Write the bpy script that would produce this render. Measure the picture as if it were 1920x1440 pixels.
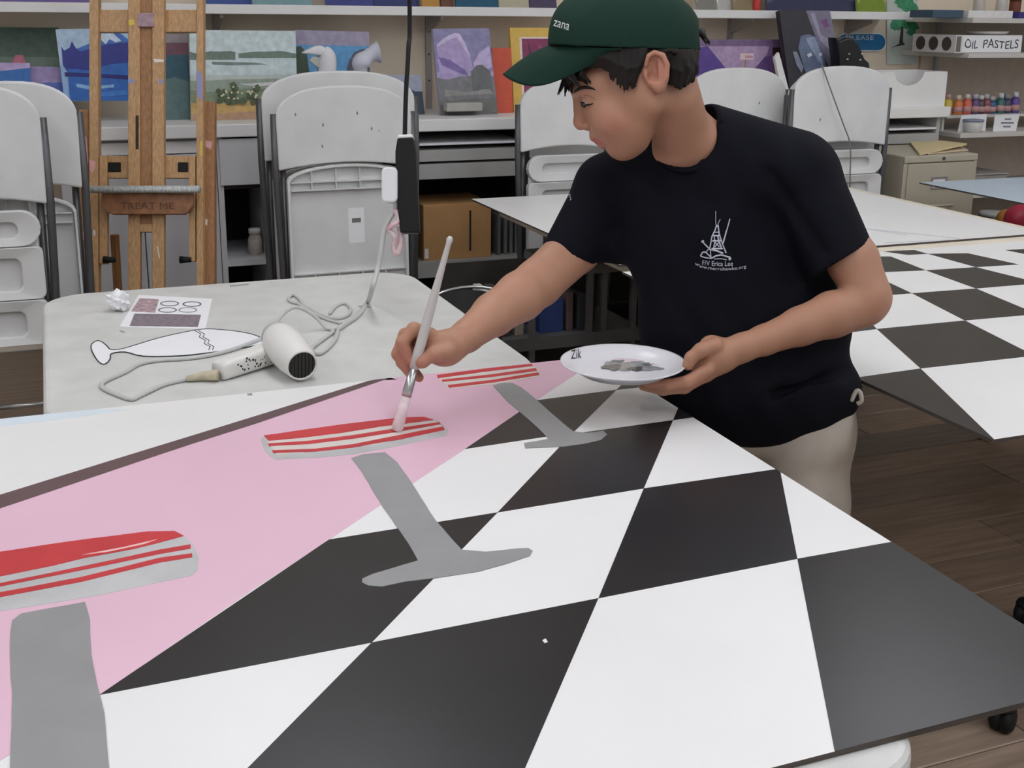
import bpy, bmesh, math, random
import numpy as np
from mathutils import Vector, Matrix, Euler
from mathutils.bvhtree import BVHTree

random.seed(7)
rng = np.random.RandomState(5)
scene = bpy.context.scene
for o in list(bpy.data.objects):
    bpy.data.objects.remove(o)

# ------------------------------------------------------------------ camera
FPX, CYP, YAW, PITCH, ROLL, CAMZ = 2186.0, 600.0, .375, .258, -.010, 1.33
_f = np.array([math.sin(YAW) * math.cos(PITCH), math.cos(YAW) * math.cos(PITCH), -math.sin(PITCH)])
_r = np.array([math.cos(YAW), -math.sin(YAW), 0.0])
_d = np.cross(_f, _r)
AR = math.cos(ROLL) * _r + math.sin(ROLL) * _d      # image right
AD = -math.sin(ROLL) * _r + math.cos(ROLL) * _d     # image down
AF = _f                                             # view direction
cam_data = bpy.data.cameras.new('camera')
cam = bpy.data.objects.new('camera', cam_data)
scene.collection.objects.link(cam)
cam_data.sensor_width = 36.0
cam_data.lens = FPX / 1920 * 36.0
cam_data.shift_y = -(720 - CYP) / 1920
cam_data.clip_start = .05
cam.matrix_world = Matrix(((AR[0], -AD[0], -AF[0], 0), (AR[1], -AD[1], -AF[1], 0), (AR[2], -AD[2], -AF[2], CAMZ), (0, 0, 0, 1)))
scene.camera = cam

# ------------------------------------------------------------------ light and exposure
scene.view_settings.view_transform = 'Standard'
scene.view_settings.look = 'None'
scene.view_settings.exposure = -0.11
scene.view_settings.gamma = 1.0
scene.view_settings.use_curve_mapping = False
world = bpy.data.worlds.new('world')
scene.world = world
world.use_nodes = True
world.node_tree.nodes['Background'].inputs[0].default_value = (.9, .95, 1, 1)
world.node_tree.nodes['Background'].inputs[1].default_value = .15
LAMP_STRENGTH = 5.6          # ceiling troffers, built with the ceiling below

# ------------------------------------------------------------------ helpers
def ray(px, py):
    return AR * ((px - 960) / FPX) + AD * ((py - CYP) / FPX) + AF
O = np.array([0, 0, CAMZ])
def PD(px, py, d):            # point at depth d along the view axis
    return Vector(O + ray(px, py) * d)
def PZ(px, py, z):            # point on the horizontal plane z
    r = ray(px, py)
    return Vector(O + r * ((z - CAMZ) / r[2]))
def PY(px, py, y):            # point on the plane parallel to the back wall
    r = ray(px, py)
    return Vector(O + r * (y / r[1]))

def lin(c):
    out = []
    for v in c[:3]:
        v = v / 255.0
        out.append(v / 12.92 if v <= .04045 else ((v + .055) / 1.055) ** 2.4)
    return tuple(out) + (1.0,)

MATS = {}
def mat(name, rgb, rough=.55, noise=0.0, nscale=18.0, metal=0.0, bump=0.0, bscale=None, sss=0.0, coat=0.0, spec=.5, emit=0.0, stretch=None, rgb2=None, detail=4.0):
    if name in MATS:
        return MATS[name]
    m = bpy.data.materials.new(name)
    m.use_nodes = True
    nt = m.node_tree
    b = nt.nodes['Principled BSDF']
    b.inputs['Base Color'].default_value = lin(rgb)
    b.inputs['Roughness'].default_value = rough
    b.inputs['Metallic'].default_value = metal
    b.inputs['Specular IOR Level'].default_value = spec
    if coat:
        b.inputs['Coat Weight'].default_value = coat
        b.inputs['Coat Roughness'].default_value = .2
    if sss:
        b.inputs['Subsurface Weight'].default_value = sss
        b.inputs['Subsurface Radius'].default_value = (.012, .005, .003)
        b.inputs['Subsurface Scale'].default_value = 1.0
    if emit:
        b.inputs['Emission Color'].default_value = lin(rgb)
        b.inputs['Emission Strength'].default_value = emit
    if noise or bump:
        tc = nt.nodes.new('ShaderNodeTexCoord')
        src = tc.outputs['Object']
        if stretch:
            mp = nt.nodes.new('ShaderNodeMapping')
            mp.inputs['Scale'].default_value = stretch
            nt.links.new(src, mp.inputs['Vector'])
            src = mp.outputs['Vector']
    if noise:
        n = nt.nodes.new('ShaderNodeTexNoise')
        n.inputs['Scale'].default_value = nscale
        n.inputs['Detail'].default_value = detail
        nt.links.new(src, n.inputs['Vector'])
        cr = nt.nodes.new('ShaderNodeValToRGB')
        c = lin(rgb)
        c2 = lin(rgb2) if rgb2 else tuple(min(1, v * (1 + noise)) for v in c[:3]) + (1,)
        c1 = c if rgb2 else tuple(v * (1 - noise) for v in c[:3]) + (1,)
        cr.color_ramp.elements[0].position = .32
        cr.color_ramp.elements[1].position = .68
        cr.color_ramp.elements[0].color = c1
        cr.color_ramp.elements[1].color = c2
        nt.links.new(n.outputs['Fac'], cr.inputs['Fac'])
        nt.links.new(cr.outputs['Color'], b.inputs['Base Color'])
    if bump:
        n2 = nt.nodes.new('ShaderNodeTexNoise')
        n2.inputs['Scale'].default_value = bscale or nscale * 3
        n2.inputs['Detail'].default_value = 3
        nt.links.new(src, n2.inputs['Vector'])
        bp = nt.nodes.new('ShaderNodeBump')
        bp.inputs['Strength'].default_value = bump
        bp.inputs['Distance'].default_value = .004
        nt.links.new(n2.outputs['Fac'], bp.inputs['Height'])
        nt.links.new(bp.outputs['Normal'], b.inputs['Normal'])
    MATS[name] = m
    return m

def cmat(rgb, rough=.6, noise=.06):
    return mat('paint_%d_%d_%d' % tuple(int(v) for v in rgb), rgb, rough, noise, 40)

def thing(name, label, cat, loc=(0, 0, 0), rot=(0, 0, 0), group=None):
    o = bpy.data.objects.new(name, None)
    o.empty_display_size = .05
    scene.collection.objects.link(o)
    o.location = loc
    o.rotation_euler = rot
    o['label'] = label
    o['category'] = cat
    if group:
        o['group'] = group
    return o
def tag(o, label, cat, group=None):
    o['label'] = label
    o['category'] = cat
    if group:
        o['group'] = group
    return o

class B:
    """collects geometry, then builds ONE mesh object"""
    def __init__(s):
        s.v, s.f, s.m = [], [], []
    def add(s, vs, fs, mi=0):
        k = len(s.v)
        s.v += [tuple(v) for v in vs]
        for f in fs:
            s.f.append(tuple(i + k for i in f))
            s.m.append(mi)
        return s
    def box(s, x0, x1, y0, y1, z0, z1, T=None, mi=0):
        vs = [Vector((x, y, z)) for z in (z0, z1) for y in (y0, y1) for x in (x0, x1)]
        if T is not None:
            vs = [T @ v for v in vs]
        return s.add(vs, [(0, 2, 3, 1), (4, 5, 7, 6), (0, 1, 5, 4), (2, 6, 7, 3), (0, 4, 6, 2), (1, 3, 7, 5)], mi)
    def prism(s, top, off, mi=0):
        """polygon pushed along vector off"""
        n = len(top)
        off = Vector(off)
        vs = [Vector(p) for p in top] + [Vector(p) + off for p in top]
        fs = [tuple(range(n)), tuple(range(2 * n - 1, n - 1, -1))]
        fs += [((i + 1) % n, i, i + n, (i + 1) % n + n) for i in range(n)]
        return s.add(vs, fs, mi)
    def ring(s, outer, inner, off, mi=0):
        n = len(outer)
        off = Vector(off)
        vs = [Vector(p) for p in outer] + [Vector(p) for p in inner]
        vs += [v + off for v in vs]
        fs = []
        for i in range(n):
            j = (i + 1) % n
            fs += [(i, j, n + j, n + i), (2 * n + j, 2 * n + i, 3 * n + i, 3 * n + j), (j, i, 2 * n + i, 2 * n + j), (n + i, n + j, 3 * n + j, 3 * n + i)]
        return s.add(vs, fs, mi)
    def tube(s, pts, r, seg=8, cap=True, mi=0, flat=1.0):
        pts = [Vector(p) for p in pts]
        n = len(pts)
        rs = r if isinstance(r, (list, tuple)) else [r] * n
        up = None
        vs = []
        for i, p in enumerate(pts):
            t = (pts[min(i + 1, n - 1)] - pts[max(i - 1, 0)]).normalized()
            if up is None:
                up = Vector((0, 0, 1)) if abs(t.z) < .9 else Vector((1, 0, 0))
            a = t.cross(up)
            if a.length < 1e-4:
                a = t.cross(Vector((0, 1, 0)))
            a.normalize()
            b = a.cross(t).normalized()
            up = b
            for k in range(seg):
                w = 2 * math.pi * k / seg
                vs.append(p + a * (math.cos(w) * rs[i]) + b * (math.sin(w) * rs[i] * flat))
        fs = []
        for i in range(n - 1):
            for k in range(seg):
                k2 = (k + 1) % seg
                fs.append((i * seg + k, i * seg + k2, (i + 1) * seg + k2, (i + 1) * seg + k))
        if cap:
            fs.append(tuple(range(seg - 1, -1, -1)))
            fs.append(tuple((n - 1) * seg + k for k in range(seg)))
        return s.add(vs, fs, mi)
    def lathe(s, prof, T, seg=24, mi=0):
        """profile [(r,z)] about local z, placed by matrix T"""
        vs = []
        for r, z in prof:
            for k in range(seg):
                w = 2 * math.pi * k / seg
                vs.append(T @ Vector((r * math.cos(w), r * math.sin(w), z)))
        fs = []
        for i in range(len(prof) - 1):
            for k in range(seg):
                k2 = (k + 1) % seg
                fs.append((i * seg + k, i * seg + k2, (i + 1) * seg + k2, (i + 1) * seg + k))
        fs.append(tuple(range(seg - 1, -1, -1)))
        fs.append(tuple((len(prof) - 1) * seg + k for k in range(seg)))
        return s.add(vs, fs, mi)
    def obj(s, name, mats, parent=None, smooth=False, bevel=0.0, local=False, subd=0, bseg=2):
        me = bpy.data.meshes.new(name)
        me.from_pydata(s.v, [], s.f)
        if not isinstance(mats, (list, tuple)):
            mats = [mats]
        for m in mats:
            me.materials.append(m)
        if len(mats) > 1:
            me.polygons.foreach_set('material_index', s.m)
        if smooth:
            me.polygons.foreach_set('use_smooth', [True] * len(me.polygons))
        bm = bmesh.new()
        bm.from_mesh(me)
        bmesh.ops.recalc_face_normals(bm, faces=bm.faces)
        bm.to_mesh(me)
        bm.free()
        me.update()
        o = bpy.data.objects.new(name, me)
        scene.collection.objects.link(o)
        attach(o, parent, local)
        if bevel:
            bv = o.modifiers.new('bevel', 'BEVEL')
            bv.width = bevel
            bv.segments = bseg
            bv.limit_method = 'ANGLE'
        if subd:
            sd = o.modifiers.new('subd', 'SUBSURF')
            sd.levels = sd.render_levels = subd
        return o

def attach(o, parent, local=False):
    if parent is not None:
        o.parent = parent
        if parent.type == 'EMPTY' and not local:
            L = Matrix.Translation(parent.location) @ parent.rotation_euler.to_matrix().to_4x4()
            o.matrix_parent_inverse = L.inverted()

def struct(o):
    o['kind'] = 'structure'
    return o

def smoothpath(pts, n=6, closed=False):
    """Catmull-Rom through the points"""
    P = [Vector(p) for p in pts]
    out = []
    N = len(P)
    rngi = range(N if closed else N - 1)
    for i in rngi:
        p0 = P[(i - 1) % N] if closed or i > 0 else P[0]
        p1, p2 = P[i], P[(i + 1) % N]
        p3 = P[(i + 2) % N] if closed or i + 2 < N else P[-1]
        for k in range(n):
            t = k / n
            out.append(.5 * ((2 * p1) + (p2 - p0) * t + (2 * p0 - 5 * p1 + 4 * p2 - p3) * t * t + (3 * p1 - p0 - 3 * p2 + p3) * t ** 3))
    if not closed:
        out.append(P[-1])
    return out

def rrect(cx, cz, hx, hz, r, n=6):
    """rounded rectangle outline in 2D"""
    out = []
    for qx, qz, a0 in ((1, 1, 0), (-1, 1, 90), (-1, -1, 180), (1, -1, 270)):
        for k in range(n + 1):
            a = math.radians(a0 + 90 * k / n)
            out.append((cx + qx * (hx - r) + r * math.cos(a), cz + qz * (hz - r) + r * math.sin(a)))
    return out

def text_polys(s, size=1.0):
    """flat triangulated text in 2D (built-in font)"""
    cu = bpy.data.curves.new('t', 'FONT')
    cu.body = s
    cu.size = size
    cu.resolution_u = 3
    o = bpy.data.objects.new('t', cu)
    scene.collection.objects.link(o)
    dg = bpy.context.evaluated_depsgraph_get()
    me = bpy.data.meshes.new_from_object(o.evaluated_get(dg))
    vs = [(v.co.x, v.co.y) for v in me.vertices]
    fs = [tuple(p.vertices) for p in me.polygons]
    bpy.data.objects.remove(o)
    bpy.data.curves.remove(cu)
    bpy.data.meshes.remove(me)
    return vs, fs

def text_on(name, s, fn, material, parent, w, bold=0, local=False):
    """text mapped to [0,1]x[0,h/w] and then by fn(u,v) to 3D"""
    vs, fs = text_polys(s)
    xs = [v[0] for v in vs]
    x0, x1 = min(xs), max(xs)
    y0, y1 = min(v[1] for v in vs), max(v[1] for v in vs)
    b = B()
    b.add([fn((v[0] - x0) / (x1 - x0), (v[1] - y0) / (y1 - y0)) for v in vs], fs)
    return b.obj(name, material, parent, local=local)

# ------------------------------------------------------------------ common materials
M_white = mat('white_laminate', (234, 233, 231), .42, .03, 6)
M_plastic = mat('white_resin', (214, 214, 213), .5, .05, 9, bump=.05)
M_tabletop = mat('speckled_grey_plastic', (206, 206, 202), .5, .06, 14, bump=.04)
M_steel = mat('grey_steel_tube', (92, 92, 94), .42, .08, 12, metal=.5)
M_chrome = mat('bright_steel', (190, 190, 190), .25, metal=.9)
M_black = mat('black_plastic', (18, 18, 19), .6, .1, 20, spec=.3)
M_dark = mat('dark_board_and_shade', (44, 39, 36), .8, .2, 9)  # dark board colour; inside recesses it stands in for shade
M_greyboard = mat('grey_painted_board', (176, 175, 172), .6, .05, 8)
M_paper = mat('white_paper', (236, 236, 238), .7, .01)
M_cable = mat('grey_cable', (196, 196, 194), .5)
M_ink = mat('black_ink', (30, 30, 34), .6)
M_wood = mat('varnished_oak', (184, 144, 100), .45, .2, 30, stretch=(6, 6, .7), bump=.06)
M_wood2 = mat('dark_oak', (156, 112, 72), .5, .22, 30, stretch=(6, 6, .7))

# ------------------------------------------------------------------ room shell
X0, X1, Y0, Y1, HC = -2.8, 6.2, -2.6, 4.9, 2.75
M_floor = mat('dark_subfloor', (52, 44, 38), .6, .15, 8)
M_wall = mat('beige_wall', (238, 223, 202), .75, .04, 5)
M_ceil = mat('white_ceiling', (225, 224, 220), .8, .03, 4)
def sbox(name, m, *a):
    return struct(B().box(*a).obj(name, m))
floor = sbox('floor', M_floor, X0, X1, Y0, Y1, -.08, -.012)
wall_back = sbox('wall_back', M_wall, X0, X1, Y1, Y1 + .1, 0, HC)
M_wall2 = mat('white_wall', (232, 230, 226), .75, .03, 5)
sbox('wall_left', M_wall2, X0 - .1, X0, Y0, Y1, 0, HC)
sbox('wall_right', M_wall2, X1, X1 + .1, Y0, Y1, 0, HC)
sbox('wall_front', M_wall2, X0, X1, Y0 - .1, Y0, 0, HC)
sbox('ceiling', M_ceil, X0, X1, Y0, Y1, HC, HC + .1)
# plank floor where the photo shows it
PLM = [mat('floor_plank_%d' % i, c, .38, .22, 7, stretch=(.6, 7, 1), bump=.03) for i, c in enumerate([(158, 134, 114), (144, 122, 107), (168, 143, 120), (134, 117, 104), (158, 137, 120)])]
pw, plen = .165, 1.25
yy = -.2
row = 0
while yy < 3.6:
    xx = .1 - (row * .47) % plen
    while xx < 4.6:
        b = B().box(xx + .0015, xx + plen - .0015, yy + .0015, yy + pw - .0015, -.012, 0)
        b.obj('plank', PLM[int(rng.randint(5))], floor, bevel=.002, bseg=1)
        xx += plen
    yy += pw
    row += 1
# far floor left of the planks
B().box(X0, .1, -.2, Y1, -.012, -.004).obj('floor_field', mat('floor_field', (124, 106, 92), .4, .2, 7, stretch=(.6, 7, 1)), floor)

# ceiling troffers: the lamps that light the room
M_lamp = mat('lamp_diffuser', (246, 249, 255), .5, emit=LAMP_STRENGTH)
M_frame = mat('lamp_frame', (215, 215, 212), .5)
for i, lx in enumerate((-1.5, .6, 2.7, 4.8)):
    for j, ly in enumerate((-1.9, -.3, 1.3, 2.75)):
        t = thing('ceiling_light', 'fluorescent ceiling panel with white diffuser above the work tables', 'ceiling light', (lx, ly, HC), group='ceiling panels')
        B().box(lx - .32, lx + .32, ly - .62, ly + .62, HC - .05, HC - .0).obj('frame', M_frame, t)
        B().box(lx - .29, lx + .29, ly - .59, ly + .59, HC - .056, HC - .0505).obj('diffuser', M_lamp, t)
# ------------------------------------------------------------------ painted boards and their tables
ZB = .68                       # top of the painted boards
M_bwhite = mat('white_board_paint', (232, 231, 230), .36, .02, 5)
M_bblack = mat('black_board_paint', (38, 37, 39), .3, .12, 6, bump=.02, bscale=60)
M_pink = mat('pink_board_paint', (226, 186, 204), .4, .03, 4)
M_brown = mat('brown_board_paint', (98, 76, 78), .45, .08, 8)
M_sgrey = mat('grey_stool_paint', (146, 146, 146), .42, .06, 14, stretch=(1, 1, 1))
M_slight = mat('light_grey_stool_paint', (188, 188, 188), .42, .1, 18)
M_swhite = mat('off_white_stool_paint', (214, 206, 200), .42, .05, 20)
M_sred = mat('red_stool_paint', (196, 56, 62), .4, .1, 14)
M_edge = mat('board_edge', (74, 66, 60), .7, .1, 30)

def clip_rect(poly, x0, x1, y0, y1):
    def clip(ps, ax, lim, sgn):
        out = []
        for i in range(len(ps)):
            a, b = ps[i], ps[(i + 1) % len(ps)]
            ia, ib = sgn * (a[ax] - lim) <= 0, sgn * (b[ax] - lim) <= 0
            if ia:
                out.append(a)
            if ia != ib:
                t = (lim - a[ax]) / (b[ax] - a[ax])
                out.append(a.lerp(b, t))
        return out
    for ax, lim, sgn in ((0, x0, -1), (0, x1, 1), (1, y0, -1), (1, y1, 1)):
        if poly:
            poly = clip(poly, ax, lim, sgn)
    return poly

class Board:
    def __init__(s, name, label, x0, x1, y0, y1, th=.006, z=ZB, base=None):
        s.r = (x0, x1, y0, y1)
        s.z = z
        s.t = thing(name, label, 'painted board', ((x0 + x1) / 2, (y0 + y1) / 2, z - th))
        b = B().box(x0, x1, y0, y1, z - th, z)
        b.m = [0, 1, 0, 0, 0, 0]
        s.panel = b.obj('panel', [M_edge, base or M_bwhite], s.t)
    def paint(s, name, poly, m, lvl=1, parent=None, wob=0.0):
        pts = [PZ(x, y, s.z) for x, y in poly]
        if wob:
            q = []
            for i, p in enumerate(pts):
                nx = pts[(i + 1) % len(pts)]
                k = max(1, int((nx - p).length / .02))
                for j in range(k):
                    v = p.lerp(nx, j / k)
                    q.append(v + Vector(((rng.rand() - .5) * wob, (rng.rand() - .5) * wob, 0)))
            pts = q
        pts = clip_rect(pts, s.r[0], s.r[1], s.r[2], s.r[3])
        if len(pts) < 3:
            return None
        h = .0004 * lvl
        for p in pts:
            p.z = s.z + h
        return B().prism(pts, (0, 0, -h)).obj(name, m, parent or s.t)

def folding_table(name, label, x0, x1, y0, y1, ztop, r=.08, th=.045, legs=True, m=None, bars=True):
    t = thing(name, label, 'table', ((x0 + x1) / 2, (y0 + y1) / 2, 0))
    out = [Vector((x, y, ztop)) for x, y in rrect((x0 + x1) / 2, (y0 + y1) / 2, (x1 - x0) / 2, (y1 - y0) / 2, r, 8)]
    B().prism(out, (0, 0, -th)).obj('tabletop', m or M_tabletop, t, bevel=.012, bseg=3)
    if legs:
        zt = ztop - th
        for sx in (0, 1):
            lx = x0 + .16 if sx == 0 else x1 - .16
            fr = smoothpath([(lx, y0 + .1, 0.012), (lx, y0 + .1, zt - .06), (lx, y0 + .14, zt - .012), (lx, y1 - .14, zt - .012), (lx, y1 - .1, zt - .06), (lx, y1 - .1, 0.012)], 4)
            B().tube(fr, .0135, 8).obj('leg_frame', M_steel, t, smooth=True)
            if bars:
                B().tube([(lx, y0 + .1, .3), (lx, y1 - .1, .3)], .009, 8).obj('crossbar', M_chrome, t, smooth=True)
            for ly in (y0 + .1, y1 - .1):
                B().lathe([(.019, 0), (.023, .004), (.023, .04), (.017, .046)], Matrix.Translation((lx, ly, 0)), 10).obj('rubber_foot', M_black, t, smooth=True)
    return t

# ---- front board
fb = Board('painted_board', 'large board painted with pink wall, black and white floor and red stools', -1.45, .956, .756, 1.977)
BR = fb.paint('brown_border', [(-260, 1008), (0, 928), (220, 860), (360, 817), (480, 780), (692, 714), (730, 708), (745, 712), (720, 713), (480, 795), (360, 833), (270, 863), (42, 940), (0, 954), (-260, 1038)], M_brown)
fb.paint('pink_wall_paint', [(-260, 1038), (0, 954), (42, 940), (270, 863), (360, 833), (480, 795), (720, 713), (745, 700), (900, 600), (1130, 600), (1117, 668), (1087, 697), (1005, 751), (872, 842), (775, 906), (617, 1012), (460, 1115), (187, 1303), (0, 1427), (-260, 1600)], M_pink)
SQ = [
    [(1005, 751), (1156, 731), (1075, 811), (872, 842)],
    [(1156, 731), (1221, 724), (1180, 707)],
    [(1262, 788), (1330, 778), (1275, 757)],
    [(1072, 814), (1262, 788), (1207, 916), (933, 961)],
    [(1207, 916), (1462, 879), (1495, 1048), (1122, 1122)],
    [(617, 1012), (933, 961), (697, 1205), (187, 1303)],
    [(697, 1205), (1122, 1122), (923, 1583), (109, 1800)],
    [(1495, 1048), (1690, 1013), (2120, 1280), (1566, 1414)],
]
for q in SQ:
    fb.paint('black_square', q, M_bblack)
fb.paint('paint_chip', [(1017, 1202), (1023, 1199), (1027, 1205), (1021, 1207)], M_bwhite, 3)
fb.paint('sky_wash', [(0, 780), (0, 800), (150, 782), (240, 768), (120, 768)], mat('pale_blue_wash', (216, 227, 235), .4, .03), 1)

def band(pl, pu):
    return list(pl) + list(reversed(pu))
# stool nearest the camera
s1 = fb.paint('painted_stool', [(-120, 1058), (0, 1036), (125, 1017), (275, 999), (337, 1000), (362, 1020), (372, 1047), (370, 1070), (360, 1080), (175, 1119), (0, 1147), (-120, 1165)], M_slight, 2, wob=.001)
fb.paint('stool_stem', [(22, 1165), (40, 1152), (160, 1130), (168, 1165), (172, 1230), (184, 1290), (196, 1340), (204, 1440), (214, 1600), (10, 1620), (20, 1440), (22, 1300), (18, 1230)], M_sgrey, 3, s1, wob=.0012)
fb.paint('red_stripe', [(-120, 1058), (0, 1036), (125, 1017), (275, 998), (327, 997), (345, 1006), (325, 1012), (250, 1031), (160, 1047), (100, 1062), (0, 1082), (-120, 1104)], M_sred, 3, s1, wob=.0008)
fb.paint('red_stripe', band([(-100, 1113), (0, 1101), (175, 1066), (300, 1040), (358, 1030)], [(-100, 1108), (0, 1095), (175, 1059), (300, 1032), (357, 1022)]), M_sred, 3, s1, wob=.0006)
fb.paint('red_stripe', band([(-100, 1136), (0, 1121), (150, 1093), (300, 1056), (361, 1046)], [(-100, 1126), (0, 1112), (150, 1084), (300, 1047), (360, 1039)]), M_sred, 3, s1, wob=.0006)
fb.paint('highlight_streak', [(155, 1042), (230, 1028), (295, 1013), (270, 1022), (200, 1037)], mat('pale_pink_streak', (240, 196, 190), .4), 4, s1)
# middle stool
s2 = fb.paint('painted_stool', [(489, 824), (496, 846), (506, 856), (518, 862), (590, 859), (660, 853), (740, 838), (839, 817), (841, 807), (825, 791), (799, 783), (752, 784), (642, 797), (495, 818)], M_slight, 2, wob=.001)
fb.paint('stool_stem', [(659, 860), (680, 853), (722, 849), (745, 868), (761, 890), (790, 935), (817, 977), (845, 1010), (865, 1032), (910, 1036), (970, 1030), (990, 1029), (998, 1034), (994, 1043), (950, 1058), (897, 1072), (850, 1080), (810, 1086), (760, 1092), (715, 1101), (690, 1099), (678, 1093), (679, 1086), (700, 1077), (784, 1052), (765, 1020), (744, 988), (710, 940), (679, 886)], M_sgrey, 3, s2, wob=.0012)
fb.paint('cream_stripe', [(500, 828), (640, 813), (715, 800), (815, 790), (836, 806), (700, 835), (520, 854)], M_swhite, 3, s2, wob=.0006)
fb.paint('red_stripe', [(495, 818), (642, 797), (752, 784), (795, 783), (812, 788), (760, 796), (715, 801), (642, 813), (569, 822), (504, 828)], M_sred, 4, s2, wob=.0006)
fb.paint('red_stripe', band([(504, 838), (580, 834), (664, 824), (740, 812), (826, 797)], [(503, 833), (580, 828), (664, 817), (740, 805), (824, 793)]), M_sred, 4, s2, wob=.0005)
fb.paint('red_stripe', band([(513, 851), (590, 848), (664, 840), (750, 825), (834, 807)], [(510, 846), (590, 843), (664, 834), (750, 817), (831, 801)]), M_sred, 4, s2, wob=.0005)
# far stool
s3 = fb.paint('painted_stool', [(819, 703), (908, 691), (996, 683), (1006, 690), (1013, 700), (1014, 706), (960, 716), (920, 722), (842, 729), (828, 718)], M_swhite, 2)
fb.paint('stool_stem', [(924, 724), (940, 719), (960, 719), (977, 727), (1000, 745), (1025, 768), (1050, 790), (1075, 810), (1100, 813), (1131, 809), (1138, 816), (1127, 826), (1095, 833), (1058, 838), (985, 841), (983, 832), (1029, 824), (1007, 802), (980, 778), (952, 755)], M_sgrey, 3, s3, wob=.0008)
fb.paint('red_stripe', [(819, 704), (908, 692), (996, 683), (1000, 687), (908, 698), (821, 710)], M_sred, 3, s3)
fb.paint('red_stripe', band([(830, 717), (920, 708), (1007, 696)], [(828, 713), (920, 703), (1005, 691)]), M_sred, 3, s3)
fb.paint('red_stripe', band([(842, 728), (925, 718), (1012, 704)], [(839, 723), (925, 713), (1009, 699)]), M_sred, 3, s3)

folding_table('folding_table', 'white folding table under the pink and checkered board', -1.3, .72, .72, 1.46, ZB - .0065, legs=True)

# ---- checkered board on the right
cb = Board('painted_board', 'black and white checkered board on the table right of the boy', 1.352, 3.3, 1.345, 2.655)
for q in [
    [(1644, 617), (1809, 601), (1940, 667), (1726, 691)],
    [(1710, 550), (1830, 541), (1945, 589), (1809, 601)],
    [(1736, 507), (1830, 501), (1950, 531), (1830, 541)],
    [(1740, 476), (1815, 475), (1910, 496), (1830, 501)],
    [(1650, 481), (1670, 481), (1736, 507), (1662, 510), (1600, 512)],
    [(1600, 532), (1667, 530), (1710, 550), (1672, 553), (1590, 560)],
    [(1652, 471), (1715, 469), (1740, 476), (1702, 478)],
    [(1885, 469), (1940, 466), (1960, 480), (1930, 478)],
    [(1560, 620), (1630, 602), (1644, 617), (1597, 623)],
    [(1600, 709), (1726, 691), (1866, 826), (1840, 830)],
    [(1935, 740), (2100, 700), (2200, 780), (1990, 810)],
    [(1440, 640), (1560, 620), (1597, 623), (1500, 660)], [(1480, 562), (1590, 560), (1600, 532), (1500, 540)], [(1470, 500), (1560, 496), (1600, 512), (1500, 515)],
]:
    cb.paint('black_square', q, M_bblack)
folding_table('folding_table', 'folding table carrying the black and white checkered board', 2.62, 3.28, 1.45, 2.645, ZB - .0065, bars=False)
# ---- far blank board
wb = Board('painted_board', 'plain white board with faint pencil lines on the far table', 1.385, 2.86, 2.735, 3.93)
M_pencil = mat('pencil_line', (198, 200, 206), .6)
for q in ([(1600, 425), (1700, 440), (1700, 441.2), (1600, 426.4)], [(1640, 430), (1800, 447), (1800, 448.2), (1640, 431.4)], [(1660, 455), (1780, 449), (1780, 450), (1660, 456.2)]):
    wb.paint('pencil_line', q, M_pencil)
M_cream = mat('cream_table_edge', (226, 217, 198), .5, .05, 20)
folding_table('folding_table', 'cream-edged folding table under the plain white board', 1.45, 2.93, 2.662, 3.86, ZB - .0065, r=.05, m=M_cream)
# ---- pale blue board far right
p = PZ(1724, 342, ZB)
bb = Board('painted_board', 'pale blue painted board in front of the filing cabinet', p.x, p.x + 1.2, 3.05, p.y, base=mat('pale_blue_paint', (190, 205, 218), .4, .04, 4))
folding_table('folding_table', 'folding table under the pale blue board', p.x + .35, p.x + 1.18, 3.1, p.y - .12, ZB - .0065)

# ---- grey table behind the front board
ZT = .655
gt = folding_table('folding_table', 'scuffed grey folding table with hair dryer and papers', -.055, .862, 1.985, 2.975, ZT, r=.11)
# scuffs
def flat(name, poly, z, m, parent, h=.0004):
    pts = [PZ(x, y, z + h) for x, y in poly]
    return B().prism(pts, (0, 0, -h)).obj(name, m, parent)
M_scuff = mat('grey_scuff', (150, 150, 148), .7, .1)
for q in ([(430, 535), (465, 532), (467, 534), (432, 537)], [(225, 619), (235, 622), (233, 624), (224, 621)], [(672, 573), (694, 575), (693, 578), (690, 576), (672, 575)], [(463, 738), (473, 737), (473, 741), (464, 741)]):
    flat('scuff_mark', q, ZT if q[0][1] < 700 else ZB, M_scuff, gt if q[0][1] < 700 else fb.t)

# crumpled paper
c = PZ(222, 583, ZT)
bm = bmesh.new()
bmesh.ops.create_icosphere(bm, subdivisions=3, radius=.024)
for v in bm.verts:
    n = v.co.normalized()
    k = 1 + .22 * math.sin(n.x * 7 + 1) * math.cos(n.y * 6) + .18 * (rng.rand() - .5) + .14 * math.sin(n.z * 9 + n.x * 4)
    v.co = n * .0235 * k
    v.co.x *= .95
    v.co += Vector((c.x, c.y, ZT + .024))
    v.co.z = max(v.co.z, ZT + .0005)
me = bpy.data.meshes.new('crumpled_paper')
bm.to_mesh(me)
bm.free()
me.materials.append(M_paper)
o = bpy.data.objects.new('crumpled_paper', me)
scene.collection.objects.link(o)
tag(o, 'crumpled white paper ball at the far corner of the grey table', 'paper')

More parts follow.
